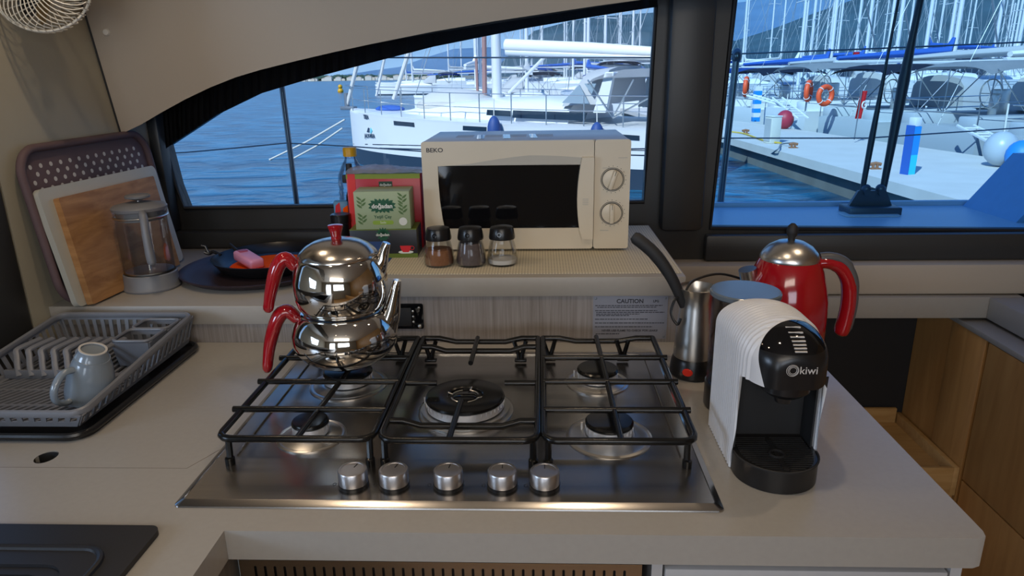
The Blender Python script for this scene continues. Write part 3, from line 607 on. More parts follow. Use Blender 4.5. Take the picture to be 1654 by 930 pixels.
# crumpled film bag lying on top of the red box
g = G(); t = bmesh.new(); nx, ny = 22, 10; gr = []
for i in range(nx):
    gr.append([t.verts.new((-.311+.18*i/(nx-1)+random.uniform(-.001, .001), .786+.095*j/(ny-1), SZ+.168+.012*sin(pi*j/(ny-1))*sin(pi*min(1, .15+i/(nx-1)))+random.uniform(0, .003))) for j in range(ny)])
for i in range(nx-1):
    for j in range(ny-1): t.faces.new((gr[i][j], gr[i+1][j], gr[i+1][j+1], gr[i][j+1]))
bmesh.ops.solidify(t, geom=t.faces[:], thickness=.0015); g.merge(t)
tag(obj('plastic_bag', g, mat('lilac_film', (.66, .66, .82), .25, var=.25, vs=60, alpha=.6)), 'crumpled lilac plastic bag lying on the red tea box', 'bag')
bo = thing('water_bottle', 'clear ribbed plastic bottle with yellow cap behind the tea boxes', 'bottle', (-.3255, .900, SZ))
pr_ = [(0, 0), (.030, 0), (.033, .006)]
for i in range(8): pr_ += [(.033, .012+.014*i), (.0308, .019+.014*i)]
pr_ += [(.033, .130), (.031, .150), (.022, .172), (.013, .188), (.0125, .196)]
g = G(); g.lathe(pr_, seg=32); obj('bottle_body', g, glass('bottle_plastic', (.92, .95, .98), .7, .05), bo)
g = G(); g.lathe([(.0125, .194), (.0155, .194), (.0158, .212), (.0145, .2145), (0, .2145)], seg=30); obj('bottle_cap', g, GOLDY, bo)
sb_ = thing('sauce_bottle', 'slim dark-topped bottle standing in front of the clear bottle', 'bottle', (-.315, .845, SZ))
g = G(); g.lathe([(0, 0), (.011, 0), (.012, .004), (.012, .110), (.006, .128), (.006, .135)], seg=20); obj('bottle_body', g, glass('slim_glass', (.55, .60, .66), 1.2), sb_)
g = G(); g.lathe([(.0075, .130), (.008, .168), (.0065, .183), (0, .184)], seg=20); g.box(-.017, .0, -.005, .005, .140, .158, .002); obj('pump_top', g, BLKM, sb_)
pk = thing('snack_packet', 'small multicoloured packet beside the tea boxes', 'packet', (-.333, .835, SZ), .2)
g = G(); g.box(-.022, .014, 0, .02, 0, .10, .004); obj('wrapper', g, mat('packet_blue', (.06, .22, .40), .4), pk)
for i, (x0, x1, z0, z1, m_) in enumerate([(-.02, -.006, .07, .097, 'r'), (-.004, .012, .045, .09, 'o'), (-.018, -.004, .03, .06, 'y')]):
    g = G(); g.plate([[(x0, z0), (x1, z0+.006), (x1-.002, z1), (x0+.003, z1-.007)]], .0004, FY(0, 0, 0)); obj('printed_patch', g, {'r': FLAGR, 'o': ORANGE, 'y': GOLDY}[m_], pk)
g = G(); g.lathe([(0, 0), (.020, 0), (.021, .002), (.021, .060), (.022, .061), (.022, .078), (.020, .080), (0, .080)], seg=28); tag(obj('dark_canister', g, BLK, loc=(-.327, .785, .1367)), 'small dark canister left of the tea boxes', 'canister')
# ================================================================== LEFT SHELF: BOARDS, PRESS, TRAY
LZ = .0795
def leaner(name, label, cat, m, x0, z0, x1, z1, y0, y1, th, rad_, extra=None):
    L_ = sqrt((x1-x0)**2+(z1-z0)**2); fm = frame((x0, y0, z0), (0, 1, 0), (x1-x0, 0, z1-z0))
    g = G(); g.plate([rr(0, y1-y0, 0, L_, rad_)], -th, fm)
    return g, fm, L_
def skew(g, y0, amt, z0):   # the upper edge runs a little further back than the lower one
    for v in g.b.verts: pass
# purple tray
pt = thing('plastic_tray', 'purple-grey plastic tray with rows of white dots, against the wall', 'tray', (-.82, .76, LZ))
fm = frame((-.002, -.225, .001), (0, 1, -.0), (-.036, 0, .305)); 
W_, H_ = .440, .310
ux = V((0, 1, 0)); uy = V((-.036, 0, .305)).normalized()
g = G(); g.plate([rr(0, W_, 0, H_, .055, 8)], -.004, fm); obj('base', g, PURP, pt)
g = G(); g.tube([fm @ V((x, y, .004)) for x, y in rr(.002, W_-.002, .002, H_-.002, .053, 10)], .008, 10, closed=True); obj('rim', g, PURP, pt)
g = G()
for r_ in range(5):
    for i in range(13):
        x = .035+i*.0295+(.0142 if r_ % 2 else 0); y = H_-.036-.0150*r_
        g.plate([circ(x, y, .0045, 12)], .0006, fm @ M.Translation((0, 0, 0.0002)))
obj('dots', g, DOTM, pt)
wb = thing('chopping_board', 'large white plastic chopping board leaning on the dotted tray', 'chopping board', (-.80, .74, LZ))
fm = frame((.000, -.208, .001), (.065, 1, 0), (-.042, .01, .232))
g = G(); g.plate([rr(0, .375, 0, .235, .014)], .012, fm); obj('board', g, BOARDW, wb)
ob_ = thing('chopping_board', 'smaller brown wooden chopping board in front of the white one', 'chopping board', (-.785, .72, LZ))
fm = frame((.000, -.168, .001), (.075, 1, 0), (-.040, .02, .21))
g = G(); g.plate([rr(0, .305, 0, .215, .004, 3)], .014, fm); obj('board', g, WOODB, ob_)
fp = thing('french_press', 'glass french press with grey plastic lid, base and handle', 'coffee press', (-.722, .683, LZ))
g = G(); g.lathe([(0, 0), (.056, 0), (.0575, .004), (.0545, .010), (.0535, .034), (.0515, .036), (.050, .032), (0, .030)], seg=48); obj('base', g, GREYF, fp)
g = G(); g.lathe([(.0495, .010), (.0505, .02), (.0500, .155), (.0525, .168), (.0515, .168), (.0490, .155), (.0492, .02), (0, .012)], seg=48); obj('beaker', g, GLASSC, fp, ang=60)
g = G(); g.lathe([(.046, .150), (.047, .168), (.053, .170), (.054, .176), (.050, .180), (.02, .186), (0, .187)], seg=48); fl_ = obj('lid', g, GREYF, fp)
g = G(); g.cyl((0, 0, .042), (0, 0, .190), .0025, seg=10); fpl = obj('plunger_rod', g, STEELL, fp)
g = G(); g.lathe([(0, .034), (.047, .034), (.0475, .040), (.04, .042), (0, .042)], seg=40); obj('filter_disc', g, STEELL, fpl)
g = G(); g.lathe([(0, .190), (.008, .190), (.024, .195), (.0245, .199), (.022, .201), (0, .2015)], seg=32); obj('plunger_knob', g, GREYF, fpl)
g = G(); g.tube(spl([(.030, -.043, .166), (.038, -.055, .160), (.042, -.063, .135), (.044, -.066, .100), (.046, -.066, .068)], 5), radii=[.011]*6+[.0105]*5+[.011]*5+[.0118]*4+[.008], seg=16, flat=.75); h_ = obj('handle', g, GREYF, fp)
g = G(); g.lathe([(0, .0005), (.004, .0005), (.004, -.003)], c=(.042, -.0675, .150), m=M.Rotation(pi/2-.3, 4, 'X'), seg=14); obj('handle_hole', g, BLKM, h_)
g = G(); g.tor((0, 0, .157), .0512, .0022, k=8); obj('steel_band', g, STEELL, fp)
ry_ = thing('round_tray', 'dark purple round tray under the frying pan', 'tray', (-.525, .800, LZ))
g = G(); g.lathe([(0, .001), (.150, .001), (.162, .004), (.176, .014), (.179, .0165), (.176, .0180), (.160, .009), (.148, .0055), (0, .005)], seg=72); obj('tray_body', g, TRAYM, ry_, ang=60)
pn = thing('frying_pan', 'black frying pan with an orange inside on the round tray', 'pan', (-.512, .822, LZ+.0055))
g = G(); g.lathe([(0, .0), (.100, 0), (.112, .006), (.127, .026), (.130, .030), (.127, .0308), (.110, .010), (.098, .006), (0, .006)], seg=72); obj('pan_body', g, BLK, pn, ang=60)
g = G(); g.lathe([(.092, .0062), (.0915, .0070), (0, .0070)], seg=60); obj('orange_coating', g, ORANGE, pn)
g = G(); g.tube(spl([(-.122, .010, .026), (-.140, .012, .034), (-.150, .010, .030), (-.160, .008, .034)], 4), .004, 8); g.tube([(-.150, .010, .030), (-.158, .012, .048), (-.166, .010, .050)], .0028, 8); obj('handle_bracket', g, BLK, pn)
lt = thing('gas_lighter', 'pink gas lighter with dark nozzle lying in the frying pan', 'lighter', (-.557, .803, LZ+.031), rad(-42))
g = G(); g.box(-.040, .046, -.0195, .0195, -.012, .011, .006, seg=3, m=M.Rotation(.12, 4, 'Y'))
for v in g.b.verts:
    f_ = (v.co.x+.035)/.075; v.co.y *= .70+.45*(1-abs(f_-.45)*1.1)
obj('grip', g, PINK, lt)
g = G(); g.tube([(-.030, 0, .004), (-.050, 0, .008), (-.090, 0, .020)], .0038, 10, radii=[.007, .0045, .0035]); obj('nozzle', g, BLKM, lt)
g = G(); g.box(.010, .018, -.002, .002, .0080, .0092, m=M.Rotation(.16, 4, 'Y')); g.box(-.034, -.015, -.010, .010, .009, .0165, .003); obj('trigger', g, mat('pink_dark', (.42, .09, .17), .4), lt)
# ================================================================== DISH RACK
DX0, DX1, DY0, DY1 = -.820, -.566, .168, .530
g = G(); g.plate([rr(DX0-.015, DX1+.012, DY0-.008, DY1+.002, .03)], .006, M.Translation((0, 0, .0005))); g.tube([(x, y, .0085) for x, y in rr(DX0-.015, DX1+.012, DY0-.008, DY1+.001, .03)], .005, 8, closed=True)
tag(obj('drip_tray', g, BLK), 'black drip tray under the grey dish rack', 'drip tray')
dr_ = thing('dish_rack', 'grey plastic dish rack with plate slots and cutlery holder', 'dish rack', ((DX0+DX1)/2, (DY0+DY1)/2, .012))
cx_, cy_ = (DX0+DX1)/2, (DY0+DY1)/2
hx, hy = (DX1-DX0)/2-.008, (DY1-DY0)/2-.012; HX, HY = hx+.014, hy+.008
zf, zb = .025, .056
def bil(a, b, c, d, u, v): return (V(a)*(1-u)+V(b)*u)*(1-v)+(V(d)*(1-u)+V(c)*u)*v
def slatwall(g, a, b, c, d, n_, fr=.5, v0=.16, v1=.80, th=.0025):
    q = lambda u, v: bil(a, b, c, d, u, v)
    g.quad(q(0, 0), q(1, 0), q(1, v0), q(0, v0), th); g.quad(q(0, v1), q(1, v1), q(1, 1), q(0, 1), th)
    for i in range(n_+1):
        u = (i-fr/2)/n_; u2 = (i+fr/2)/n_; u = max(0, u); u2 = min(1, u2); g.quad(q(u, v0), q(u2, v0), q(u2, v1), q(u, v1), th)
Bq = [(-hx, -hy, .004), (hx, -hy, .004), (hx, hy, .004), (-hx, hy, .004)]; Tq = [(-HX, -HY, zf), (HX, -HY, zf), (HX, HY, zb), (-HX, HY, zb)]
for k, n_ in ((0, 14), (1, 20), (2, 16), (3, 20)):
    j = (k+1) % 4; g = G(); slatwall(g, Bq[k], Bq[j], Tq[j], Tq[k], n_, .45, .2 if k else .45, .86 if k else .85); obj('side_wall', g, GREYP, dr_)
g = G(); rim = []
for (x, y) in rr(-HX, HX, -HY, HY, .02, 5): rim.append((x, y, zf+(zb-zf)*(y+HY)/(2*HY)+.002))
g.tube(rim, .0062, 8, closed=True, flat=.8); obj('rim', g, GREYP, dr_)
g = G(); bands = [(-hy, -hy+.012), (-hy+.062, -hy+.068), (-hy+.118, -hy+.124), (-hy+.176, -hy+.19), (hy-.01, hy)]
for a, b in bands: g.box(-hx, hx, a, b, .002, .005)
g.box(-hx, -hx+.008, -hy, hy, .002, .005); g.box(hx-.008, hx, -hy, hy, .002, .005)
for k in range(4):
    y0, y1 = bands[k][1], bands[k+1][0]
    for i in range(17):
        x = -hx+.0+i*(2*hx-.02)/16; s_ = .028 if k < 3 else 0
        g.quad((x-.0028, y0, .002), (x+.0028, y0, .002), (min(hx, x+.0028+s_), y1, .002), (min(hx, x-.0028+s_), y1, .002), .003)
obj('rack_floor', g, GREYP, dr_)
g = G()
g.box(-hx, .045, -.004, .002, .004, .020, .001)
for i in range(8):
    x = -hx+.008+i*.0225
    pts = spl([(x+.020, -.006, .010), (x+.013, .004, .026), (x+.006, .016, .038), (x+.001, .024, .046), (x+.004, .040, .048), (x+.010, .075, .048)], 4)
    g.tube(pts, .0034, 8, flat=1.5); g.tube([(x+.010, .075, .048), (x+.010, .080, .005)], .0034, 8)
obj('plate_dividers', g, GREYP, dr_)
for k, (y0, y1) in enumerate(((.045, .105), (.108, .160))):
    g = G(); x0, x1 = hx-.070, hx-.002; a = .006
    t0 = [(x0, y0, .052), (x1, y0, .052), (x1, y1, .055), (x0, y1, .055)]; b0 = [(x0+a, y0+a, .006), (x1-a, y0+a, .006), (x1-a, y1-a, .006), (x0+a, y1-a, .006)]
    g.quad(b0[0], b0[1], t0[1], t0[0], .002); g.quad(b0[3], b0[0], t0[0], t0[3], .002); slatwall(g, b0[1], b0[2], t0[2], t0[1], 4); slatwall(g, b0[2], b0[3], t0[3], t0[2], 4)
    g.quad(*b0, .002); g.tube([(x, y, .0545) for x, y in rr(x0, x1, y0, y1, .012, 4)], .003, 8, closed=True); obj('cutlery_holder', g, GREYP, dr_)
mg = thing('mug', 'blue-grey mug standing upside down in the dish rack', 'mug', (-.607, .262, .0225), 0)
mg.scale = (.84, .84, .88)
mm = M.Rotation(rad(17), 4, 'Y') @ M.Rotation(rad(3), 4, 'X')
g = G(); g.lathe([(.040, 0), (.0425, .004), (.043, .020), (.040, .045), (.0345, .070), (.027, .090), (.0235, .0985), (.0235, .101), (.0205, .101), (.0205, .0985), (.010, .098), (0, .098)], seg=48); g.lathe([(.040, 0), (.0385, .004), (.039, .04), (.030, .085), (0, .094)], seg=48)
bmesh.ops.transform(g.b, matrix=mm, verts=g.b.verts[:]); obj('mug_body', g, MUGM, mg, ang=60)
g = G(); g.lathe([(.0238, .1002), (.0238, .1020), (.0200, .1020), (.0200, .1002)], seg=40); bmesh.ops.transform(g.b, matrix=mm, verts=g.b.verts[:]); obj('foot_ring', g, mat('mug_foot', (.55, .53, .50), .6), mg)
g = G(); g.tube(spl([(-.016, -.030, .068), (-.024, -.048, .066), (-.026, -.066, .045), (-.023, -.066, .022), (-.016, -.050, .010), (-.012, -.038, .012)], 5), .0055, 12, flat=1.3); bmesh.ops.transform(g.b, matrix=mm, verts=g.b.verts[:]); obj('handle', g, MUGM, mg)
# ================================================================== CAPSULE COFFEE MACHINE
MC = (.4245, .16, 0)
cm = thing('coffee_machine', 'white ribbed capsule coffee machine with glossy black front', 'coffee machine', MC)
W0 = .0525; YN = -.115; YF = -.060; YB = .062      # nose, front of shell legs, back (relative)
NA = 40
def sect(y, off=0.0):
    """arched section at depth y: list of (x,z) from left side over the top to the right side"""
    if y < YF+.01:
        f_ = max(0, 1-((YF+.01-y)/(YF+.01-YN))**2)**.5
    else: f_ = 1
    w_ = (W0+off)*(.30+.70*f_) if f_ < 1 else W0+off
    h_ = (.048+off)*(.22+.78*f_); z0 = .162
    if y > .0: h_ -= .014*((y)/.062)**1.5
    return w_, z0, h_
def arch(y, off=0.0, zlow=.140):
    w_, z0, h_ = sect(y, off); out = [(-w_, zlow+(z0-zlow)*i/6) for i in range(6)]
    for i in range(NA+1):
        a = pi-pi*i/NA; out.append((w_*cos(a) if abs(cos(a)) < .999 else w_*(1 if cos(a) > 0 else -1), z0+h_*abs(sin(a))**.82))
    return out+[(w_, z0-(z0-zlow)*i/6) for i in range(1, 7)]
ys = []
y = YN
while y < YB: ys.append(y); y += .0005 if y < -.05 else .00115
ys.append(YB)
yb_split = lambda z, x: -.098+.042*max(0, min(1, (z-.150)/.045))*(1-.75*max(0, -x)/.05)+(.02*max(0, x)/.05)
PB = V((0, -.100, .118)); NB = V((-.45, 1, -.42)).normalized()
def is_black(c): return (c-PB).dot(NB) < 0
t = bmesh.new(); rows = []
for y in ys:
    rib = .0028*(.5+.5*cos(2*pi*y/.0082)) if y > -.086 else .0006
    rows.append([t.verts.new((p0[0], y, p0[1]) if is_black(V((p0[0], y-.003, p0[1]))) else (p1[0], y, p1[1])) for p0, p1 in zip(arch(y, .0004), arch(y, rib))])
for a, b in zip(rows, rows[1:]):
    for i in range(len(a)-1):
        f_ = t.faces.new((a[i], a[i+1], b[i+1], b[i]))
# legs of the shell to the ground, behind YF
for sgn in (0, -1):
    prev = None
    for k, y in enumerate(ys):
        if y < -.075: continue
        v_top = rows[k][sgn]
        zlow = 0.001 if y > YF else .001+.139*min(1, ((YF-y)/.014)**2)
        rib = .0028*(.5+.5*cos(2*pi*y/.0082)); s_ = -1 if sgn == 0 else 1
        v_bot = t.verts.new((s_*(W0+rib), y, zlow))
        if prev: t.faces.new((prev[0], v_top, v_bot, prev[1]))
        prev = (v_top, v_bot)
t.faces.new(rows[0])
for co_, no_ in ((PB, NB), (V((0, 0, .184)), V((0, 0, 1)))):
    bmesh.ops.bisect_plane(t, geom=[q for q in list(t.verts)+list(t.edges)+list(t.faces) if (q.co.y if hasattr(q, 'co') else (sum((v.co.y for v in q.verts))/len(q.verts))) < -.02], dist=1e-7, plane_co=co_, plane_no=no_)
for f_ in t.faces:
    c_ = f_.calc_center_median(); f_.material_index = (2 if c_.z > .184 else 1) if is_black(c_) else 0
g = G(); vm = {v: g.b.verts.new(v.co) for v in t.verts}
for f_ in t.faces:
    nf = g.b.faces.new([vm[v] for v in f_.verts]); nf.material_index = f_.material_index
t.free()
obj('shell', g, [WHITE, BLK, BLKG], cm, ang=60)
g = G(); g.box(-.0505, .0505, YB-.004, YB-.001, .002, .165); obj('back_plate', g, WHITE, cm)
g = G(); g.box(-.0508, .0508, -.022, -.018, .004, .145); g.box(-.0512, -.0488, -.059, -.02, .004, .142); g.box(.0488, .0512, -.059, -.02, .004, .142); g.box(-.0510, .0510, -.058, .05, .002, .03)
pl_ = []
for i in range(25): a = pi+pi*i/24; pl_.append((.0505*cos(a)*1.0, -.060+.050*sin(a)))
g.plate([pl_+[(.0505, -.02), (-.0505, -.02)]], .006, M.Translation((0, 0, .139))); obj('inner_body', g, BLKM, cm)
g = G(); g.lathe([(0, .108), (.010, .108), (.012, .116), (.022, .120), (.030, .127), (.030, .142), (0, .142)], c=(0, -.078, 0)); obj('nozzle', g, BLK, cm)
dt = []
for i in range(25): a = pi+pi*i/24; dt.append((.053*cos(a), -.070+.052*sin(a)))
g = G(); g.plate([dt+[(.053, -.045), (-.053, -.045)]], .030, M.Translation((0, 0, .0008))); tr_ = obj('drip_tray', g, BLK, cm)
g = G(); g.tube([(x, y, .0312) for x, y in dt]+[(.053, -.046, .0312)][:0], .0016, 6)
for i in range(17):
    y = -.118+i*.0052; hw = .046*sqrt(max(0, 1-((min(y, -.07)+.07)/.050)**2))
    if hw > .01: g.box(-hw, -.003, y-.0010, y+.0010, .0300, .0322); g.box(.003, hw, y-.0010, y+.0010, .0300, .0322)
g.box(-.0035, .0035, -.118, -.040, .030, .0322); g.tor((0, -.078, .0318), .009, .0022, seg=20, k=6); obj('drip_grid', g, BLKM, tr_)
# front details: level marks, logo
mk = G()
for i in range(7):
    f_ = i/6; z = .2065-.0185*f_; y = YN-.0006+.030*(1-f_)**1.6 if 0 else None
    # surface y for height z at x ~ .008
    yy = min((q for q in ys if sect(q)[1]+sect(q)[2]*.99 >= z), default=YF)
    w_ = .009-.002*f_; mk.box(-w_+.003, w_+.003, yy-.0022, yy+.0006, z-.0007, z+.0007, m=None)
obj('level_marks', mk, DOTM, cm)
lg = G(); yl = YN-.0006
lg.tor((-.006, yl, .166), .0058, .00035, m=M.Rotation(pi/2, 4, 'X'), seg=28, k=6); lg.tor((-.0065, yl, .166), .0072, .0003, m=M.Rotation(pi/2, 4, 'X'), seg=28, k=6); lg.tor((-.006, yl, .166), .0042, .0003, m=M.Rotation(pi/2, 4, 'X'), seg=28, k=6); obj('logo_rings', lg, DOTM, cm)
text('logo', 'kiwi', .0135, DOTM, FY(.0125, yl, .1658), cm)
# rear tank with flat lid
TC = V((.0035, .1235, 0))
g = G(); g.lathe([(0, .001), (.049, .001), (.0505, .004), (.0505, .040), (.048, .042), (0, .042)], c=TC, seg=48); obj('tank_base', g, BLK, cm)
g = G(); g.lathe([(.0485, .042), (.0485, .183), (.0470, .183), (.0470, .044)], c=TC, seg=48); tk = obj('water_tank', g, TANKG, cm, ang=60)
g = G(); g.lathe([(0, .183), (.050, .183), (.052, .185), (.052, .1905), (.050, .1925), (0, .1930)], c=TC, seg=56); obj('tank_lid', g, mat('tank_lid_grey', (.13, .16, .19), .18), cm)
# ================================================================== COFFEE POT (electric ibrik)
ib = thing('electric_coffee_pot', 'steel electric coffee pot with long black handle beside the hob', 'coffee pot', (.384, .405, 0))
g = G(); g.lathe([(0, .001), (.036, .001), (.0385, .004), (.0385, .016), (.0365, .030), (.034, .036), (0, .036)], seg=44); bs_ = obj('base', g, BLK, ib)
g = G(); g.lathe([(.0335, .035), (.0340, .040), (.0310, .090), (.0270, .125), (.0262, .138), (.0300, .152), (.0330, .160), (.0322, .1605), (.0290, .152), (.0250, .138), (.0260, .124), (.0300, .088), (.032, .040), (0, .038)], seg=48); obj('body', g, STEELL, ib, ang=60)
g = G(); g.tube(spl([(-.022, -.008, .128), (-.032, -.010, .150), (-.050, -.010, .185), (-.078, -.008, .222), (-.112, -.004, .250)], 5), radii=[.0052+.0022*min(1, i/14) for i in range(20)]+[.005], seg=12, flat=1.45); obj('handle', g, BLKM, ib)
g = G(); g.lathe([(0, .002), (.006, .002), (.007, 0)], c=(-.016, -.036, .018), m=M.Rotation(-.42, 4, 'Z') @ M.Rotation(pi/2, 4, 'X'), seg=20, sx=1.3); obj('switch', g, mat('switch_red', (.55, .02, .01), .3, emit=((1, .05, .01), .03)), bs_)
g = G(); g.tube(spl([(-.024, -.010, .150), (-.040, -.016, .142), (-.046, -.020, .120), (-.036, -.026, .102), (-.030, -.024, .112)], 6), .0024, 8); obj('cord_loop', g, BLK, ib)
g = G(); g.tube(spl([(-.02, .002, .148), (.0, .03, .162), (.05, .05, .168), (.107, .060, .150)], 6), .0022, 8)
obj('cord', g, BLK, ib)
# ================================================================== RED KETTLE
KX, KY = .545, .440
kt = thing('electric_kettle', 'glossy red electric kettle with steel lid and curved handle', 'kettle', (KX, KY, 0))
kp = [(0, .002), (.068, .002), (.070, .006), (.0705, .012), (.0705, .030), (.0700, .10), (.0690, .130), (.064, .155), (.057, .180), (.0495, .197), (.0475, .200), (0, .200)]
g = G(); g.lathe(kp, seg=64); obj('body', g, RED, kt, ang=50)
g = G(); g.lathe([(.0485, .199), (.0490, .202), (.0455, .210), (.036, .221), (.022, .229), (.008, .232), (0, .232)], seg=56); kl = obj('lid', g, STEELL, kt, ang=50)
g = G(); g.lathe([(.006, .231), (.0055, .236), (.0085, .241), (.0095, .248), (.0075, .256), (.003, .2605), (0, .261)], seg=28); obj('lid_knob', g, BLKM, kl)
g = G(); hpt = spl([(.046, -.002, .192), (.064, -.004, .193), (.086, -.005, .183), (.101, -.006, .158), (.106, -.006, .125), (.104, -.006, .090), (.099, -.006, .062)], 5)
g.tube(hpt, radii=[.0135]*8+[.0145]*8+[.0155]*8+[.0155]*5+[.0145, .009][:2], seg=18, flat=.8, ref=(0, 1, 0)); obj('handle', g, RED, kt, ang=60)
g = G(); g.tube([q+V((.0075 if i > 5 else .0045, 0, .009 if i < 12 else (.006 if i < 18 else 0))) for i, q in enumerate(hpt[:-1])], radii=[.010]*28+[.008, .006][:2], seg=14, flat=.85, ref=(0, 1, 0)); obj('handle_grip', g, mat('kettle_grey', (.09, .09, .095), .45), kt)
g = G(); g.tube([(-.052, 0, .130), (-.062, -.002, .150), (-.071, -.004, .182)], radii=[.010, .0145, .0150], seg=20); obj('spout', g, STEELL, kt)
g = G(); g.lathe([(.060, .002), (.0715, .002), (.0720, .012), (.0690, .014)], seg=48); obj('base', g, BLK, kt)
# ================================================================== FAN (top-left corner)
FC = V((-.795, .62, .672)); fa = thing('cage_fan', 'round wire-cage fan at the top left corner of the wall', 'fan', FC)
fn = frame((0, 0, 0), V((.9, .25, 0)), V((-.1, .35, .9))); FR = .082
g = G()
for i in range(44):
    a = 2*pi*i/44; pts = []
    for k in range(9):
        f_ = k/8; r_ = .018+(FR-.018)*sin(f_*pi/2); q = a+.75*f_
        pts.append(fn @ V((r_*cos(q), r_*sin(q), .026*cos(f_*pi/2)+.012)))
    pts.append(fn @ V((FR*1.0*cos(a+.78), FR*sin(a+.78), -.004))); pts.append(fn @ V((FR*.93*cos(a+.86), FR*.93*sin(a+.86), -.018)))
    g.tube(pts, .0011, 5)
obj('wire_cage', g, mat('cage_white', (.78, .76, .68), .35), fa)
g = G()
for i in range(30):
    a = 2*pi*i/30; g.tube([fn @ V((FR*.93*cos(a), FR*.93*sin(a), -.018)), fn @ V((.02*cos(a-.3), .02*sin(a-.3), -.036))], .0011, 5)
g.tor((0, 0, 0), FR*.99, .0024, m=fn, seg=40, k=6); obj('rear_cage', g, MATS['cage_white'], fa)
g = G()
for i in range(4):
    a = pi/2*i; t = bmesh.new(); R_ = []
    for k in range(6):
        r_ = .015+.052*k/5; R_.append([t.verts.new(fn @ V((r_*cos(a+s_*(.30+.18*sin(k))), r_*sin(a+s_*(.30+.18*sin(k))), s_*.010))) for s_ in (-1, 0, 1)])
    for p_, q_ in zip(R_, R_[1:]):
        for j in (0, 1): t.faces.new((p_[j], p_[j+1], q_[j+1], q_[j]))
    bmesh.ops.solidify(t, geom=t.faces[:], thickness=.0015); g.merge(t)
obj('blades', g, mat('blade_amber', (.32, .22, .10), .4), fa)
g = G(); g.lathe([(0, .040), (.014, .038), (.018, .030), (.018, -.05), (0, -.052)], m=fn, seg=28); obj('motor', g, MATS['cage_white'], fa)
g = G(); g.tube([fn @ V((0, 0, -.045)), V((-.03, .04, -.01)), V((-.062, .05, -.02))], .007, 10); g.lathe([(0, .006), (.022, .006), (.024, 0), (0, 0)], c=(-.070, .05, -.02), m=M.Rotation(pi/2, 4, 'Y')); obj('wall_arm', g, BLK, fa)
#EXTERIOR
WZ = -1.79

g = G(); g.quad((-2500, 1.6, WZ), (2500, 1.6, WZ), (2500, 3500, WZ), (-2500, 3500, WZ), -.01); o = obj('sea', g, WATER, flatsh=True); tag(o, 'rippled blue sea water of the marina', 'water', kind='stuff')
# ------------------------------------------------ hills and far shore
def ridge(name, pts, Y, m, label, depth=.45, zb=WZ-1):
    t = bmesh.new(); P = [V(at(u, v, y=Y)) for u, v in pts]; fine = []
    for a, b in zip(P, P[1:]):
        n_ = max(2, int((b-a).length/(Y*.012)))
        for i in range(n_): fine.append(a.lerp(b, i/n_))
    fine.append(P[-1]); K = 14; rows = []
    for k in range(K+1):
        f_ = k/K; row = []
        for i, p_ in enumerate(fine):
            y = Y*(1-depth*(1-f_)); z = zb+(p_.z-zb)*f_**1.25
            nz = (sin(i*.9+k*1.3)+sin(i*.37-k*.9)+sin(i*2.1+k))*.012*(p_.z-zb)*(f_*(1-f_)*4+.12)
            row.append(t.verts.new((p_.x*(1-depth*(1-f_)*.5)+nz*2, y, z+nz)))
        rows.append(row)
    back = [t.verts.new((p_.x*1.1, Y*1.3, zb)) for p_ in fine]; rows.append(back)
    for a, b in zip(rows, rows[1:]):
        for i in range(len(a)-1): t.faces.new((a[i], a[i+1], b[i+1], b[i]))
    g = G(); g.merge(t); o = obj(name, g, m, ang=80); tag(o, label, 'hill'); return o
ridge('far_hill', [(380, 131), (540, 125), (600, 114), (646, 108), (690, 92), (733, 79), (790, 76), (850, 84), (960, 105), (1060, 118)], 2000, FAR_HAZE, 'hazy blue far hills seen over the bow of the white yacht')
ridge('scrub_hill', [(800, 112), (835, 75), (862, 50), (922, 34), (974, 26), (1060, 20), (1120, 40), (1187, 66), (1247, 47), (1313, 22), (1386, -3), (1500, -40), (1654, -80), (1900, -110)], 900, HILL_HAZE, 'large scrub-covered hill rising behind the marina masts')
ridge('hazy_mountain', [(1100, 20), (1160, 8), (1210, 2), (1250, -15), (1300, -45), (1420, -60), (1700, -90)], 2500, FAR_HAZE, 'hazy pale blue far mountain at the top left of the right window')
g = G(); t = bmesh.new()
for i in range(420):
    u = 430+i*.72; p_ = at(u, 132, y=430); r_ = random.uniform(.8, 2.0); q = V((p_.x, 430+random.uniform(14, 34), WZ+.8+random.uniform(0, 1.6)))
    t2 = bmesh.new(); bmesh.ops.create_icosphere(t2, subdivisions=1, radius=r_)
    for v in t2.verts: v.co = q+V((v.co.x*1.5, v.co.y, v.co.z*.8))
    vm = {v: t.verts.new(v.co) for v in t2.verts}
    for f_ in t2.faces: t.faces.new([vm[v] for v in f_.verts])
    t2.free()
g.merge(t); tag(obj('shore_trees', g, mat('shore_green', (.035, .075, .055), .9, var=.5, vs=.2)), 'dark line of trees along the far shore', 'trees', kind='stuff')
g = G(); g.quad((-400, 415, WZ+.05), (40, 415, WZ+.05), (60, 900, WZ+1.5), (-420, 900, WZ+1.5), -1.0); tag(obj('far_shore', g, mat('shore_land', (.22, .22, .18), .9, var=.3, vs=.05)), 'low far shore of the bay beyond the bow of the yacht', 'shore')
HM = [mat('house_white', (.62, .63, .62), .8), mat('house_cream', (.52, .48, .42), .8), mat('house_grey', (.50, .50, .48), .8)]
ROOFM = mat('roof_tile', (.48, .40, .35), .8)
proto = []
for k in range(3):
    t_ = thing('house', 'tiny pale house in the town on the far shore', 'house', (0, 0, 0), 0, 'houses on the far shore')
    g = G(); g.box(-3, 3, -2, 2, 0, 2.4+.5*k); obj('walls', g, HM[k], t_)
    g = G(); g.plate([[(-3.2, 0), (3.2, 0), (0, 1.0)]], 4.2, M.Translation((0, 2.1, 2.4+.5*k)) @ M.Rotation(pi/2, 4, 'X')); obj('roof', g, ROOFM, t_)
    proto.append(t_)
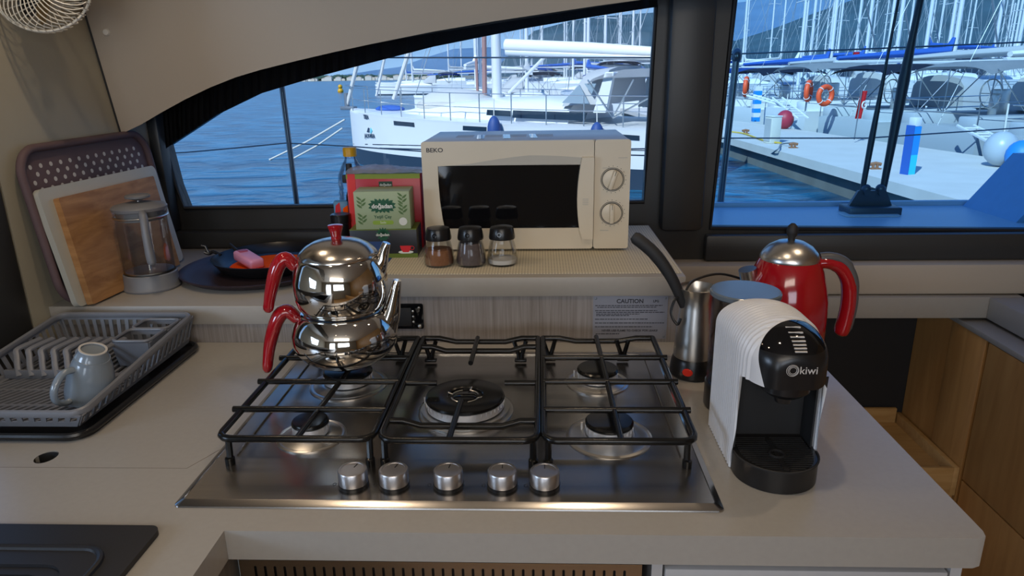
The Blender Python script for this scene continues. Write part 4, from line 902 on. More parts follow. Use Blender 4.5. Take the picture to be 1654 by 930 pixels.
for i in range(66):
    o = proto[i] if i < 3 else copy_tree(proto[i % 3]); u = 440+i*4.05+random.uniform(-2, 2)
    y = random.choice([436, 440, 490]); q = at(u, 130, y=y); o.location = (q.x, y, WZ+.05+max(0, y-440)*.020); s_ = random.uniform(.35, .68); o.scale = (s_, s_, s_)
# ------------------------------------------------ yachts
def hull_bm(L, B, F, rise=.18, stripe=.16, plumb=.97):
    t = bmesh.new(); n_ = 22; rows = []
    for i in range(n_+1):
        s_ = i/n_; x = L*s_; b = B/2*min(1, .84+.5*s_)*max(0.004, 1-max(0, (s_-.35)/.65)**2.3)**.85
        zs = F*(1+rise*s_**1.5); sec = [(0, -.40*(1-s_**3)), (b*.70, -.22*(1-s_)), (b*.93, .0), (b*.955, stripe), (b*.985, zs*.55), (b, zs-.06), (b*1.01, zs), (b*.93, zs+.02), (0, zs+.06)]
        k_ = [0, .2, .35, .4, .75, .97, 1, 1, 1]
        xs = [x if s_ < .9 else L*(.9+(s_-.9)*(plumb-.02+.02*kk if kk < 1 else 1)) for kk in k_]
        r_ = [t.verts.new((xs[j], y, z)) for j, (y, z) in enumerate(sec)]
        l_ = [r_[0]]+[t.verts.new((xs[j], -y, z)) for j, (y, z) in enumerate(sec)][1:-1]+[r_[-1]]
        rows.append((r_, l_))
    for (a, a2), (b, b2) in zip(rows, rows[1:]):
        for j in range(8):
            for p_, q_ in ((a, b), (a2, b2)):
                f_ = t.faces.new([p_[j], p_[j+1], q_[j+1], q_[j]] if p_ is a else [p_[j+1], p_[j], q_[j], q_[j+1]]); f_.material_index = 1 if j < 3 else 0
    a, a2 = rows[0]; t.faces.new(a+a2[1:-1][::-1])
    g = G(); vm = {v: g.b.verts.new(v.co) for v in t.verts}
    for f_ in t.faces:
        try: nf = g.b.faces.new([vm[v] for v in f_.verts]); nf.material_index = f_.material_index
        except ValueError: pass
    t.free(); return g
def hb(L, B, s_): return B/2*min(1, .84+.5*s_)*max(0.004, 1-max(0, (s_-.35)/.65)**2.3)**.85
def loft(secs):     # list of (x, halfwidth, z0, z1) rounded roof sections
    t = bmesh.new(); rows = []
    for x, w_, z0, z1 in secs:
        rows.append([t.verts.new((x, w_*a, z0+(z1-z0)*b)) for a, b in ((-1, 0), (-.93, .7), (-.75, .95), (-.4, 1.04), (0, 1.08), (.4, 1.04), (.75, .95), (.93, .7), (1, 0))])
    for a, b in zip(rows, rows[1:]):
        for j in range(8): t.faces.new((a[j], a[j+1], b[j+1], b[j]))
    t.faces.new(rows[0]); t.faces.new(rows[-1][::-1]); g = G(); g.merge(t); return g
def canopy(x0, x1, w_, z, arch_=.18, th=.03, drop=.12):
    t = bmesh.new(); n_, k_ = 8, 10; rows = []
    for i in range(n_+1):
        f_ = i/n_; x = x0+(x1-x0)*f_
        rows.append([t.verts.new((x, w_*(2*j/k_-1), z+arch_*(1-(2*j/k_-1)**4)-drop*(2*f_-1)**4)) for j in range(k_+1)])
    for a, b in zip(rows, rows[1:]):
        for j in range(k_): t.faces.new((a[j], a[j+1], b[j+1], b[j]))
    bmesh.ops.solidify(t, geom=t.faces[:], thickness=th); g = G(); g.merge(t); return g
def yacht(label, loc, rz, L=10.5, B=3.4, F=1.1, hm=None, cover=None, bim=None, dodger=None, H=13, name='sailing_yacht', group=None, fine=True, mx_=.55):
    t_ = thing(name, label, 'sailing yacht', loc, rz, group)
    obj('hull', hull_bm(L, B, F), [hm or HULLW, ANTIF], t_, ang=50)
    obj('coachroof', loft([(L*.32, B*.30, F, F+.42), (L*.40, B*.31, F+.02, F+.46), (L*.60, B*.24, F+.05, F+.40), (L*.78, B*.12, F+.10, F+.14)]), hm or HULLW, t_, ang=50)
    g = G(); g.cyl((L*mx_, 0, F+.3), (L*mx_, 0, H), .11 if not fine else .085, .09 if not fine else .06, seg=12); m_ = obj('mast', g, MASTM, t_)
    g = G()
    for z in (H*.42, H*.70): g.tube([(L*mx_-.1, -.75, z), (L*mx_, 0, z+.05), (L*mx_-.1, .75, z)], .025, 6)
    obj('spreaders', g, MASTM, m_)
    g = G(); g.cyl((L*mx_-.05, 0, F+1.55), (L*mx_-L*.40, 0, F+1.50), .075, seg=10); bo_ = obj('boom', g, MASTM, t_)
    g = G(); g.tube([(L*mx_-.08, 0, F+2.25), (L*mx_-.25, 0, F+1.82), (L*mx_-L*.2, 0, F+1.74), (L*mx_-L*.39, 0, F+1.64)], radii=[.07, .20, .17, .09], seg=12, flat=.7); obj('sail_cover', g, cover or CANVAS, bo_)
    g = G()
    top = (L*mx_, 0, H-.1)
    g.tube([(L*.99, 0, F*1.2), top], .035 if fine else .03, 5); g.tube([(.1, 0, F), top], .008, 4)
    for s_ in (-1, 1): g.tube([(L*mx_-.05, s_*B*.45, F), (L*mx_-.1, s_*.75, H*.42), (L*mx_-.1, s_*.75, H*.70), top], .008, 4)
    obj('rigging', g, WIREM if fine else mat('rigging_grey', (.30, .34, .38), .5), t_)
    if bim: obj('bimini', canopy(.15, L*.24, B*.40, F+1.32), bim, t_, ang=60); 
    if bim:
        g = G()
        for x in (.3, L*.12, L*.22):
            for s_ in (-1, 1): g.tube([(L*.12, s_*B*.40, F+.25), (x, s_*B*.39, F+1.32)], .014, 5)
        obj('bimini_frame', g, STEELL, t_)
    if dodger: obj('sprayhood', loft([(L*.27, B*.33, F+.3, F+1.12), (L*.34, B*.33, F+.3, F+1.08), (L*.42, B*.28, F+.3, F+.55)]), dodger, t_, ang=50)
    if fine:
        g = G(); g.box(L*.36, L*.60, -B*.283, -B*.265, F+.16, F+.34); g.box(L*.36, L*.60, B*.265, B*.283, F+.16, F+.34); obj('cabin_window', g, DARKG, t_)
        g = G()
        for s_ in (-1, 1):
            for z in (.35, .62): g.tube([(x, s_*(hb(L, B, x/L)*.96), F*(1+.18*(x/L)**1.5)+z) for x in [L*k/12 for k in range(12)]], .008, 4)
            for k in range(0, 12, 2): x = L*k/12; y = s_*hb(L, B, x/L)*.96; z = F*(1+.18*(x/L)**1.5); g.tube([(x, y, z), (x, y, z+.62)], .013, 5)
        g.tube([(.1, -B*.40, F+.62), (.1, B*.40, F+.62)], .014, 5); g.tube([(.1, -B*.40, F+.35), (.1, B*.40, F+.35)], .014, 5)
        obj('guard_rails', g, STEELL, t_)
        g = G(); g.tor((L*.13, 0, F+.75), .33, .018, m=M.Rotation(pi/2, 4, 'Y'), seg=20, k=5)
        for k in range(3): a = k*pi/3; g.tube([(L*.13, .33*cos(a), F+.75+.33*sin(a)), (L*.13, -.33*cos(a), F+.75-.33*sin(a))], .01, 4)
        g.box(L*.14, L*.17, -.15, .15, F, F+.85, .03); obj('steering_wheel', g, STEELL, t_)
        g = G(); g.box(.02, L*.30, -B*.38, -B*.22, F, F+.30, .04); g.box(.02, L*.30, B*.22, B*.38, F, F+.30, .04); obj('cockpit_coaming', g, hm or HULLW, t_)
    return t_
# ------------------------------------------------ the big white yacht outside the left window
HB = rad(180-28); BOW = V((-5.15, 19.0, WZ)); LY = 9.9; BY = 3.6; FY_ = 1.22
dirb = V((cos(HB), sin(HB), 0)); org = BOW-dirb*LY
yt = thing('sailing_yacht', 'long white sailing yacht with dark hull windows moored outside the left window', 'sailing yacht', org, HB)
from mathutils.bvhtree import BVHTree
hg = hull_bm(LY, BY, FY_, .16, .42, 1.0); bmesh.ops.recalc_face_normals(hg.b, faces=hg.b.faces[:]); HT = BVHTree.FromBMesh(hg.b)
obj('hull', hg, [HULLW, ANTIF], yt, ang=50)
inv = (M.Translation(org) @ M.Rotation(HB, 4, 'Z')).inverted()
def on(u, v, off=0.0):     # where the camera ray meets the vertical plane local y = off
    o_ = inv @ CAMP; d_ = (inv.to_3x3() @ (fwd*FPX+RT*(u-827)-UP*(v-465))); t_ = (off-o_.y)/d_.y; return o_+d_*t_
def hit(u, v):
    o_ = inv @ CAMP; d_ = (inv.to_3x3() @ (fwd*FPX+RT*(u-827)-UP*(v-465))).normalized(); p_, n_, _, _ = HT.ray_cast(o_, d_)
    if p_ is None: p_ = on(u, v, side*BY*.42); n_ = V((0, side, 0))
    if n_.dot(d_) > 0: n_ = -n_
    return p_, n_
side = 1 if (inv @ CAMP).y > 0 else -1
def side_strip(name, px, th=.012, m=DARKG, extra=.0, off=None):
    out = []
    for u, v in px:
        if off is None: p_, n_ = hit(u, v)
        else: p_ = on(u, v, off); n_ = V((0, side, 0))
        out.append((p_, n_))
    t = bmesh.new(); A = [t.verts.new(p_+n_*th) for p_, n_ in out]; B_ = [t.verts.new(p_-n_*.02) for p_, n_ in out]
    t.faces.new(A); t.faces.new(B_[::-1])
    for i in range(len(A)): t.faces.new((A[i], A[(i+1) % len(A)], B_[(i+1) % len(A)], B_[i]))
    g = G(); g.merge(t); return obj(name, g, m, yt, flatsh=True)
def subdiv(px, n_=6):
    (a, b, c, d) = px; L = lambda p_, q_, f: (p_[0]+(q_[0]-p_[0])*f, p_[1]+(q_[1]-p_[1])*f)
    return [L(a, b, i/n_) for i in range(n_+1)]+[L(c, d, i/n_) for i in range(n_+1)]
side_strip('hull_window', [(636, 195), (669, 198), (670, 205), (637, 202)])
side_strip('hull_window', [(748, 203), (786, 205), (786, 212), (748, 210)])
side_strip('hull_window', [(1005, 217), (1033, 219), (1033, 227), (1005, 225)])
navy = mat('stripe_navy', (.03, .05, .09), .4)
for (a, b, w_) in (((571, 232.5), (1046, 243), 1.3), ((606, 239), (1046, 251), 1.9)):
    t = bmesh.new(); R_ = []
    for k in range(25):
        u = a[0]+(b[0]-a[0])*k/24; v = a[1]+(b[1]-a[1])*k/24; pr2 = []
        for vv in (v-w_/2, v+w_/2): p_, n_ = hit(u, vv); pr2.append(t.verts.new(p_+n_*.006))
        R_.append(pr2)
    for p_, q_ in zip(R_, R_[1:]): t.faces.new((p_[0], q_[0], q_[1], p_[1]))
    bmesh.ops.solidify(t, geom=t.faces[:], thickness=.004); g = G(); g.merge(t); obj('hull_stripe', g, navy, yt)
def side_text(s, u, v, size, m=navy, bold=.004):
    p_, n_ = hit(u, v); p2, _ = hit(u+14, v+.6); x_ = (p2-p_).normalized(); x_ = (x_-n_*x_.dot(n_)).normalized(); y_ = n_.cross(x_)
    mt = M((x_, y_, n_)).transposed().to_4x4(); mt.translation = p_+n_*.022
    return text('lettering', s, size, m, mt, yt, ext=.003, bold=bold)
side_text('TIBA', 592, 189, .15); side_text('JALVARIA', 598, 219.5, .14)
side_strip('bow_emblem', [(595, 206), (597, 207), (597, 214), (593, 213)], m=navy); side_strip('bow_emblem', [(599, 206), (602, 211), (600, 216), (598, 214)], m=mat('emblem_teal', (.15, .5, .6), .5))
rf = obj('coachroof', loft([(LY*.26, BY*.36, FY_, FY_+.46), (LY*.34, BY*.36, FY_, FY_+.55), (LY*.55, BY*.31, FY_+.05, FY_+.50), (LY*.72, BY*.19, FY_+.08, FY_+.32), (LY*.80, BY*.10, FY_+.12, FY_+.18)]), HULLW, yt, ang=50)
cw = side*BY*.372
side_strip('cabin_window', [(787, 177), (826, 179), (825, 188), (786, 186)], off=cw); side_strip('cabin_window', [(829, 178), (948, 182), (944, 195), (828, 190)], off=cw)
# mast, booms
m0 = on(803, 168); g = G(); g.cyl((m0.x, 0, FY_+.4), (m0.x, 0, 17), .12, .10, seg=14); ms = obj('mast', g, MASTM, yt)
b0 = on(818, 80); b1 = on(1110, 91); g = G(); g.tube([(b0.x, 0, b0.z-.05), (b1.x, 0, b1.z-.05)], .08, 12); bo_ = obj('boom', g, MASTM, yt)
g = G(); g.tube([(b0.x, 0, b0.z+.10), ((b0.x+b1.x)/2, 0, (b0.z+b1.z)/2+.09), (b1.x, 0, b1.z+.04)], radii=[.14, .13, .10], seg=14); obj('sail_cover', g, mat('sail_white', (.76, .76, .74), .7), bo_)
e0 = on(880, 92); e1 = on(822, 150); g = G(); g.tube([e0, e1], .04, 8); obj('kicker', g, MASTM, yt)
# arch, sprayhood, bimini
for sd in (side,):
    o_ = sd*BY*.38; P_ = [on(*q, o_) for q in ((977, 118), (991, 118), (978, 182), (958, 182))]
    t = bmesh.new(); A = [t.verts.new(p_) for p_ in P_]; B_ = [t.verts.new((p_.x, -p_.y if 0 else p_.y-sd*.12, p_.z)) for p_ in P_]
    t.faces.new(A); t.faces.new(B_[::-1])
    for i in range(4): t.faces.new((A[i], A[(i+1) % 4], B_[(i+1) % 4], B_[i]))
    g = G(); g.merge(t); ztop = P_[0].z; xa = (P_[0].x+P_[1].x)/2
    t = bmesh.new(); Q_ = [V((p_.x, -p_.y, p_.z)) for p_ in P_]; A = [t.verts.new(p_) for p_ in Q_]; B_ = [t.verts.new((p_.x, p_.y+sd*.12, p_.z)) for p_ in Q_]
    t.faces.new(A); t.faces.new(B_[::-1])
    for i in range(4): t.faces.new((A[i], A[(i+1) % 4], B_[(i+1) % 4], B_[i]))
    g.merge(t); g.box(min(P_[0].x, P_[1].x), max(P_[0].x, P_[1].x), -abs(o_), abs(o_), ztop-.10, ztop+.02, .02); obj('targa_arch', g, HULLW, yt, flatsh=True)
    sh = []
    s0 = on(903, 160, o_); s1 = on(936, 128, o_); s2 = on(972, 120, o_)
    cl = obj('sprayhood', loft([(s2.x, BY*.36, FY_+.45, s2.z+.12), (s1.x, BY*.36, FY_+.45, s1.z+.16), (s0.x, BY*.34, FY_+.4, s0.z-.05)]), CANVAS, yt, ang=50)
    side_strip('sprayhood_window', [(908, 166), (936, 137), (952, 168)], m=mat('vinyl_window', (.25, .33, .40), .25), off=o_+sd*.03); side_strip('sprayhood_window', [(944, 135), (963, 135), (956, 152)], m=MATS['vinyl_window'], off=o_+sd*.03)
c0 = on(992, 120); c1 = on(1075, 118); obj('bimini', canopy(c1.x-.8, c0.x, BY*.40, c0.z-.05, .16), CANVAS, yt, ang=60)
g = G()
for k in (0, .5, 1):
    for s_ in (-1, 1): x = c0.x+(c1.x-.8-c0.x)*k; g.tube([(c0.x+(c1.x-c0.x)*.5, s_*BY*.4, FY_+.2), (x, s_*BY*.39, c0.z-.1)], .018, 6)
obj('bimini_frame', g, STEELL, yt)
# pulpit, guard rails, forestays, bow gear
g = G()
for s_ in (-1, 1):
    xs = [LY*(.04+.92*k/11) for k in range(12)]
    for z in (.32, .62): g.tube([(x, s_*hb(LY, BY, x/LY)*.95, FY_*(1+.16*(x/LY)**1.5)+z) for x in xs], .009, 4)
    for x in xs: y = s_*hb(LY, BY, x/LY)*.95; z = FY_*(1+.16*(x/LY)**1.5); g.tube([(x, y, z), (x, y, z+.62)], .014, 5)
    g.tube([(xs[-1], s_*hb(LY, BY, xs[-1]/LY)*.95, FY_*1.16+.62), (LY+.1, 0, FY_*1.16+.66)], .018, 6)
obj('guard_rails', g, STEELL, yt)
g = G()
for a, b in (((561, 170), (576, 108)), ((608, 155), (621, 95)), ((636, 160), (661, 82))):
    p_, q_ = on(*a), on(*b); d_ = (q_-p_); g.tube([p_, p_+d_*6], .055 if a[0] != 608 else .035, 8)
obj('furled_foresail', g, mat('furled_white', (.66, .65, .62), .8), yt)
g = G(); p_ = on(561, 174); g.tube([p_, p_+V((0, 0, .4))], .07, 10); g.box(LY-.2, LY+.30, -.08, .08, FY_*1.16, FY_*1.16+.10, .02); obj('anchor_roller', g, WIREM, yt)
g = G(); q = on(783, 160); q2 = on(782, 70); g.tube([q, q+(q2-q)*5], .06, 8); g.tube([on(772, 160), on(769, 92)], .035, 6); obj('furled_staysail', g, mat('sail_maroon', (.34, .20, .19), .8), yt)
g = G(); q = on(630, 176); g.sph(q, .35, 1.3, .8, .30); tag(obj('blue_tarp', g, CANB, yt), None, None)
# dinghy on the foredeck, fenders, mooring ropes
q0 = on(682, 150); q1 = on(799, 152); xm = (q0.x+q1.x)/2; zl = on(740, 172).z
dg_ = thing('dinghy', 'upturned grey and white dinghy lashed on the foredeck of the white yacht', 'dinghy', (M.Translation(org) @ M.Rotation(HB, 4, 'Z')) @ V((xm, 0, zl-.05)), HB)
hl = abs(q0.x-q1.x)/2
t = bmesh.new(); rows = []
for i in range(13):
    f_ = i/12; x = hl*(2*f_-1); k_ = (1-abs(2*f_-1)**3.2)**.6 if 0 < i < 12 else .12
    rows.append([t.verts.new((x, .70*k_*cos(a)*1.0, (.48 if f_ < .75 else .48)*k_*sin(a)**.8 if sin(a) > 0 else 0)) for a in [pi*j/10 for j in range(11)]])
for a, b in zip(rows, rows[1:]):
    for j in range(10): t.faces.new((a[j], a[j+1], b[j+1], b[j]))
t.faces.new(rows[0]); t.faces.new(rows[-1][::-1]); g = G(); g.merge(t); obj('cover', g, mat('dinghy_cover', (.52, .53, .53), .8), dg_, ang=60)
g = G(); g.tube([(hl*.95*c_, .66*s_, .06) for c_, s_ in [(cos(2*pi*k/20), sin(2*pi*k/20)) for k in range(20)]], .13, 10, closed=True); obj('inflated_tube', g, DINGHY, dg_)
W_ = (M.Translation(org) @ M.Rotation(HB, 4, 'Z'))
for u, v, lab in ((798, 203, 'blue fender on the hull of the white yacht, left one above the microwave'), (964, 214, 'blue fender on the hull of the white yacht, right one above the microwave')):
    p_ = on(u, v, side*BY*.42)
    for _ in range(4): p_ = on(u, v, side*(hb(LY, BY, p_.x/LY)+.16))
    f_ = thing('fender', lab, 'fender', W_ @ p_)
    g = G(); g.sph((0, 0, -.12), .15, 1, 1, 2.2); obj('fender_body', g, mat('fender_blue', (.02, .06, .22), .6), f_)
    g = G(); g.tube([(0, 0, .18), (0, .12, .55)], .012, 5); obj('fender_rope', g, ROPE, f_)
for a, b, lab in (((557, 193), (435, 258), 'upper white mooring rope running from the yacht bow into the water'), ((553, 207), (470, 258), 'lower white mooring rope running from the yacht bow into the water')):
    p_ = W_ @ on(*a); q_ = at(*b, z=WZ); g = G(); mid = p_.lerp(q_, .5)-V((0, 0, .05)); g.tube([p_, mid, q_], .025, 6); tag(obj('mooring_rope', g, ROPE), lab, 'rope')
# deck tender with outboard picture: helm of the RIB seen over the cabin windows
bu = at(46/4.3+528, 141, z=WZ); g = G(); q = at(549, 134, y=110); g.sph((q.x, 110, WZ+.2), .45); g.sph((q.x, 110, WZ+.85), .34); tag(obj('marker_buoy', g, GOLDY), 'yellow marker buoy on the water near the far shore', 'buoy')
yacht('white yacht lying behind the long one, its tall mast just left of the other mast', V((-3.9, 36, WZ)), rad(88), L=12, F=1.15, H=21, cover=MATS['sail_white'], fine=False)
# ------------------------------------------------ pier and what stands on it
PZ = WZ+.55
pm = thing('pier', 'long pale concrete pier across the right window', 'pier', (0, 0, 0))
pol = [(4.1, 38), (6.55, -2), (11.3, -2), (9.28, 12.9), (7.27, 25.4), (5.5, 38)]
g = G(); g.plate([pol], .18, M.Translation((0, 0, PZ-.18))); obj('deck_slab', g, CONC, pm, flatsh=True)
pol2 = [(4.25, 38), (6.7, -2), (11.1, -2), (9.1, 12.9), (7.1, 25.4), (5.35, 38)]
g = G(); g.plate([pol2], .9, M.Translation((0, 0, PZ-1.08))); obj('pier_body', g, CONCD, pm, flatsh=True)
def pier_pt(u, v): return at(u, v, z=PZ)
p_ = pier_pt(1466, 281)
sp = thing('service_pedestal', 'bright blue service pedestal with white top on the pier', 'pedestal', p_, .35)
g = G(); g.box(-.075, .075, -.075, .075, 0, .33); obj('lower_body', g, mat('pedestal_cyan', (.02, .55, .80), .4), sp)
g = G(); g.box(-.075, .075, -.075, .075, .33, .80); obj('upper_body', g, mat('pedestal_blue', (.01, .25, .70), .4), sp)
g = G(); g.box(-.07, .07, -.07, .07, .80, .95, .015); obj('lamp_head', g, WHITE, sp); g = G(); g.box(-.095, -.075, -.08, .08, 0, .82); obj('side_rail', g, CANB, sp)
p_ = pier_pt(1246, 231); el = thing('electric_cabinet', 'cream service cabinet standing on the far end of the pier', 'cabinet', p_, .3)
g = G(); g.box(-.14, .14, -.15, .15, 0, .64, .02); obj('body', g, mat('cabinet_cream', (.62, .62, .56), .6), el); g = G(); g.box(-.15, .15, -.16, .16, .64, .67, .01); obj('cap', g, HULLW, el); g = G(); g.box(-.155, -.139, -.12, .12, .06, .60); obj('door', g, CANVAS, el)
p_ = pier_pt(1220, 196); s2 = thing('service_pedestal', 'blue and white striped service post behind the cream cabinet', 'pedestal', p_, 0)
g = G()
for k in range(4): g.box(-.12, .12, -.12, .12, .3*k, .3*k+.15)
obj('blue_bands', g, MATS['pedestal_blue'], s2); g = G()
for k in range(4): g.box(-.12, .12, -.12, .12, .3*k+.15, .3*k+.3)
obj('white_bands', g, WHITE, s2)
for u, v, lab in ((1204, 216, 'rusty mooring cleat on the pier by the left stanchion'), (1281, 239, 'rusty mooring cleat at the pier edge right of the cream cabinet'), (1413, 273, 'rusty mooring cleat on the pier between the two shrouds')):
    g = G(); g.tube([(-.10, 0, .085), (0, 0, .105), (.10, 0, .085)], .03, 8); g.cyl((-.035, 0, 0), (-.035, 0, .10), .028, seg=8); g.cyl((.035, 0, 0), (.035, 0, .10), .028, seg=8); g.box(-.09, .09, -.06, .06, 0, .02)
    tag(obj('mooring_cleat', g, mat('rust', (.28, .13, .07), .9), loc=pier_pt(u, v)), lab, 'cleat')
g = G(); g.tube(spl([pier_pt(1172, 214)+V((0, 0, .03)), pier_pt(1200, 217)+V((0, 0, .03)), pier_pt(1235, 229)+V((0, 0, .03)), pier_pt(1262, 233)+V((0, 0, .03))]), .02, 5); tag(obj('yellow_hose', g, mat('rope_yellow', (.6, .42, .05), .7)), 'yellow hose lying along the far end of the pier', 'hose')
g = G(); g.tube(spl([pier_pt(1281, 239)+V((0, 0, .12)), pier_pt(1262, 235)+V((0, 0, .03)), at(1255, 242, y=15.2), at(1225, 262, z=WZ)]), .018, 5); tag(obj('mooring_line', g, WIREM), 'dark mooring line hanging off the pier edge into the water', 'rope')
q = at(1364, 305, z=WZ); g = G(); g.sph((q.x, q.y, WZ+.06), .12); fb = obj('float_buoy', g, mat('buoy_yellow', (.75, .50, .06), .5)); tag(fb, 'small yellow float on the water beside the pier', 'buoy')
q2 = at(1384, 285, y=q.y+.6); g = G(); g.tube([(q.x, q.y, WZ+.15), q2], .015, 5); tag(obj('float_rope', g, ROPE), 'pale rope running from the yellow float up to the pier', 'rope')
# ------------------------------------------------ yachts moored stern-to behind the pier
rows_ = [
 (9.6, 13.0, dict(hm=HULLG, bim=mat('pale_canvas', (.60, .62, .64), .8), dodger=CANVAS, cover=mat('cover_white', (.72, .73, .73), .8)), 'grey-hulled yacht with white sail cover at the right edge behind the pier'),
 (9.15, 16.6, dict(hm=HULLG, bim=CANVAS, dodger=MATS['pale_canvas'], cover=MATS['cover_white']), 'grey yacht with grey bimini behind the bright blue pedestal'),
 (8.6, 20.2, dict(hm=mat('hull_pale', (.50, .56, .60), .35), bim=CAND, dodger=CANVAS, cover=CANVAS), 'pale yacht with navy bimini seen between the two shrouds'),
 (8.1, 24.0, dict(bim=CANVAS, dodger=MATS['pale_canvas'], cover=CANB), 'white yacht with grey bimini behind the orange lifebuoys'),
 (7.7, 27.8, dict(bim=CAND, dodger=MATS['pale_canvas'], cover=CANVAS), 'white yacht with navy canopy behind the cream cabinet'),
 (7.2, 31.8, dict(bim=CANB, cover=CANB), 'white yacht with blue canopy at the left edge of the right window'),
 (6.9, 36.0, dict(bim=CANVAS, cover=MATS['cover_white']), 'farthest white yacht moored along the pier')]
for x, y, kw, lab in rows_:
    yacht(lab, (x+.35, y, WZ), rad(9), L=random.uniform(10, 11.5), F=random.uniform(.85, 1.0), H=random.uniform(13, 16), **kw)
def lifebuoy(u, v, y, r, lab, tilt=.4):
    g = G(); g.tor((0, 0, 0), r, r*.30, m=M.Rotation(tilt, 4, 'Z') @ M.Rotation(pi/2, 4, 'X'), seg=28, k=10); o = obj('lifebuoy', g, BUOYO, loc=at(u, v, y=y)); tag(o, lab, 'lifebuoy')
    g = G()
    for k in range(4): a = pi/4+k*pi/2; q = M.Rotation(tilt, 4, 'Z') @ M.Rotation(pi/2, 4, 'X'); g.tor(q @ V((r*cos(a), r*sin(a), 0)), r*.31, r*.05, m=q @ M.Rotation(a, 4, 'Z') @ M.Rotation(pi/2, 4, 'X'), seg=10, k=5)
    obj('band', g, HULLW, o)
lifebuoy(1333, 154, 20.2, .24, 'right orange lifebuoy hanging on a yacht rail'); lifebuoy(1306, 147, 21, .25, 'left orange lifebuoy hanging on a yacht rail', 1.0); lifebuoy(1205, 140, 27, .30, 'orange lifebuoy nearest the left edge of the right window', 1.2)
def flag(u, v, y, lab, w_=.42, h_=.55):
    o = thing('flag', lab, 'flag', at(u, v, y=y), .5); t = bmesh.new(); R_ = [[t.verts.new((w_*i/6-.1*j/6, .05*sin(i*1.3), -h_*j/6)) for j in range(7)] for i in range(7)]
    for a, b in zip(R_, R_[1:]):
        for j in range(6): t.faces.new((a[j], a[j+1], b[j+1], b[j]))
    bmesh.ops.solidify(t, geom=t.faces[:], thickness=.008); g = G(); g.merge(t); obj('cloth', g, FLAGR, o)
    g = G(); g.tor((w_*.42, -.05, -h_*.5), .08, .018, m=M.Rotation(pi/2, 4, 'X'), seg=14, k=5); obj('crescent', g, HULLW, o)
    g = G(); g.tube([(0, 0, .05), (-.05, 0, -h_-.5)], .015, 6); obj('flag_pole', g, WIREM, o)
flag(1378, 84, 26, 'red flag with white mark flying above the booms'); flag(1392, 147, 17, 'red furled flag hanging at a yacht stern between the shrouds', .22, .65); flag(1612, 106, 16, 'tiny red flag at the far right above the white boom', .14, .16)
def gangway(a, ya, b, yb, lab):
    p_, q_ = at(*a, y=ya), at(*b, y=yb); d_ = (q_-p_); s_ = d_.cross(V((0, 0, 1))).normalized()*.16
    g = G(); g.tube([p_-s_, q_-s_], .035, 6); g.tube([p_+s_, q_+s_], .035, 6)
    for k in range(1, 9): c_ = p_.lerp(q_, k/9); g.tube([c_-s_, c_+s_], .02, 5)
    tag(obj('gangway', g, HULLW), lab, 'gangway')
gangway((1560, 203), 15.2, (1645, 246), 12.6, 'white gangway reaching from a yacht down to the pier at far right'); gangway((1212, 154), 24, (1276, 173), 22.5, 'left pale gangway above the cream cabinet'); gangway((1256, 158), 23, (1298, 192), 21, 'right steep gangway above the cream cabinet')
for u, v, y, r_, m_, lab in ((1268, 193, 21.5, .26, mat('buoy_red', (.38, .03, .06), .5), 'dark red round fender behind the pier by the cream cabinet'), (1617, 240, 12.3, .28, HULLG, 'large pale round fender at the right end of the pier'), (1650, 252, 11.8, .25, mat('fender_bright_blue', (.02, .22, .62), .5), 'bright blue round fender at the right edge of the window')):
    o = thing('fender', lab, 'fender', at(u, v, y=y)); g = G(); g.sph((0, 0, 0), r_, 1, 1, 1.1); obj('fender_body', g, m_, o); g = G(); g.tube([(0, 0, r_), (.05, .1, r_+.5)], .015, 5); obj('fender_rope', g, ROPE, o)
# ------------------------------------------------ the crowded marina beyond
base = [yacht('distant moored yacht with bare mast in the crowded marina', (0, 0, WZ), 0, L=10.5, F=1.1, H=13.5, cover=CANVAS, bim=None, name='distant_yacht', group='distant yachts in the marina', fine=False),
        yacht('distant moored yacht with blue sail cover in the crowded marina', (0, 0, WZ), 0, L=11.5, F=1.2, H=15.5, cover=CANB, bim=CANB, name='distant_yacht', group='distant yachts in the marina', fine=False),
        yacht('distant moored yacht with navy bimini in the crowded marina', (0, 0, WZ), 0, L=9.5, F=1.0, H=12, cover=MATS['cover_white'], bim=CAND, dodger=CANVAS, name='distant_yacht', group='distant yachts in the marina', fine=False)]
spots = []
for y, us in ((48, (1180, 1236, 1300, 1372, 1432, 1502, 1580, 1650, 1010, 1075)), (66, range(850, 1720, 62)), (90, range(700, 1700, 44)), (120, range(690, 1700, 34))):
    for u in us: spots.append((u+random.uniform(-9, 9), y+random.uniform(-3, 3)))
spots += [(862, 33), (1000, 36), (905, 44)]
for i, (u, y) in enumerate(spots):
    o = base[i] if i < 3 else copy_tree(base[i % 3]); q = at(u, 125, y=y); o.location = (q.x, y, WZ); o.rotation_euler = (0, 0, rad(random.choice([8, 188, 8, 98])+random.uniform(-5, 5))); s_ = random.uniform(.9, 1.2); o.scale = (s_, s_, s_*random.uniform(.95, 1.15))
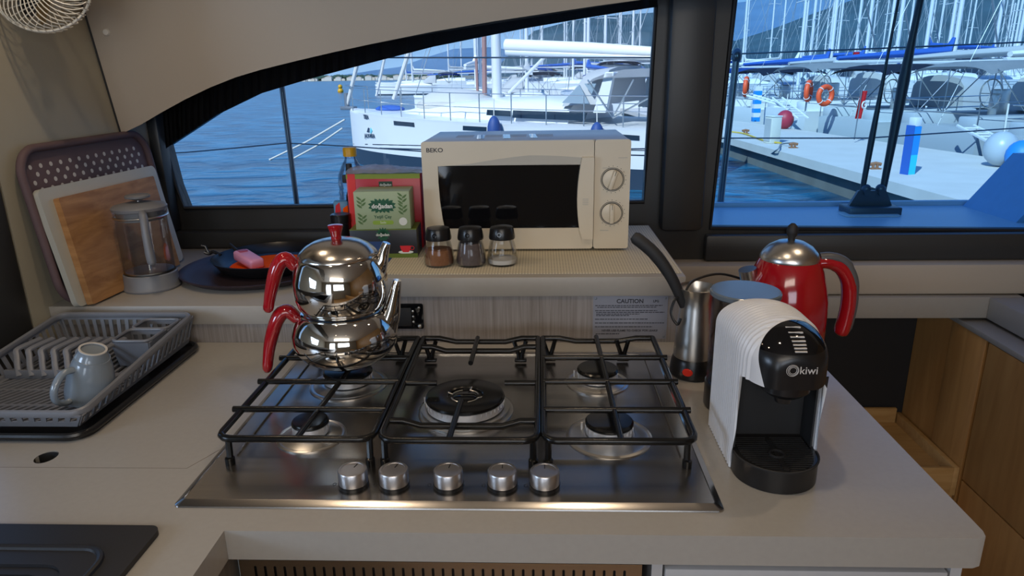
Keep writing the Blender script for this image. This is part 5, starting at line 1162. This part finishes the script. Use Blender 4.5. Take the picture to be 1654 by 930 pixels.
# ------------------------------------------------ our own boat outside the glass
g = G(); g.plate([[(.42, 1.108), (3.2, 1.108), (3.2, 1.47), (.42, 1.56)]], .05, M.Translation((0, 0, .048))); g.box(.42, 3.2, 1.455, 1.475, .09, .112, .004, m=M.Rotation(0, 4, 'Z'))
o = obj('side_deck', g, DECKM); tag(o, 'pale side deck of the boat just outside the right window', 'deck')
g = G(); g.box(-1.4, 3.2, 1.49, 1.53, .00, .098, .004); o = obj('toe_rail', g, mat('toe_rail', (.16, .19, .23), .4)); tag(o, 'grey toe rail along the outer edge of the side deck', 'rail')
g = G(); g.plate([rr(0, .16, 0, .07, .02)], .003, M.Translation((1.0, 1.28, .0985))); tag(obj('deck_hatch', g, HULLW), 'small pale hatch lid on the side deck', 'hatch')
g = G(); g.plate([[(0, 0), (.5, 0), (.5, .16), (.12, .16)]], .25, M.Translation((1.42, 1.44, .098)) @ M.Rotation(pi/2, 4, 'X')); tag(obj('reflection_wedge', g, mat('reflection_blue', (.20, .38, .62), .5)), 'sloping blue-grey wedge painted as a reflection on the deck at lower right of the window', 'painted reflection')  # wedge stands for a flat blue reflection, put into its colour
LY_ = 1.52
g = G(); g.tube([(at(480, 334, y=LY_)), at(455, 138, y=LY_), at(452, 90, y=LY_)], .0085, 10); tag(obj('stanchion', g, mat('stanchion_steel', (.18, .19, .21), .3, .7)), 'steel guard-rail stanchion outside the left window', 'stanchion')
g = G(); g.tube([(at(1163, 334, y=LY_)), at(1190, 88, y=LY_)], .0105, 10); g.sph(at(1190, 90, y=LY_), .016, 1, 1, 1.4); tag(obj('stanchion', g, MATS['stanchion_steel']), 'steel guard-rail stanchion at the left edge of the right window', 'stanchion')
g = G(); g.tube([at(*q, y=LY_) for q in ((200, 250), (300, 246), (380, 239), (462, 231), (560, 236), (690, 245), (1055, 240), (1170, 223), (1400, 223), (1520, 215), (1700, 203))], .0021, 6); tag(obj('guard_wire', g, WIREM), 'lower guard wire crossing both windows', 'wire')
g = G(); g.tube([at(*q, y=LY_) for q in ((452, 92), (620, 93), (1060, 93), (1190, 87), (1400, 79), (1700, 66))], .0024, 6); tag(obj('guard_wire', g, WIREM), 'upper guard wire crossing both windows', 'wire')
SY_ = 1.36
cpl = thing('chainplate', 'grey chainplate fitting on the side deck holding two shrouds', 'fitting', at(1400, 334, y=SY_))
o_ = at(1400, 334, y=SY_)
g = G(); g.plate([[(-.06, 0), (.07, 0), (.045, .05), (-.035, .05)]], .012, M.Rotation(pi/2, 4, 'X')); g.box(-.07, .08, -.05, .03, -.02, .006, .003); obj('plate', g, mat('fitting_grey', (.10, .12, .15), .4, .5), cpl)
for x in (-.012, .030): g = G(); g.cyl((x, -.02, .045), (x, .008, .045), .010, seg=10); g.sph((x, -.006, .055), .014); obj('toggle', g, MATS['fitting_grey'], cpl)
SHM = mat('shroud_dark', (.035, .04, .05), .4)
for pts, rad_, lab in (([(1391, 318), (1408, 225), (1432, 100), (1455, -20), (1475, -120)], [.0075, .009, .0040, .0036, .0036], 'left thin dark shroud rising from the chainplate'), ([(1424, 318), (1442, 225), (1460, 130), (1474, 60), (1492, -25), (1512, -120)], [.009, .012, .0155, .0100, .0088, .0085], 'right thick dark shroud rising from the chainplate')):
    g = G(); g.tube([at(*q, y=SY_) for q in pts], radii=rad_, seg=10); tag(obj('shroud', g, SHM), lab, 'shroud')
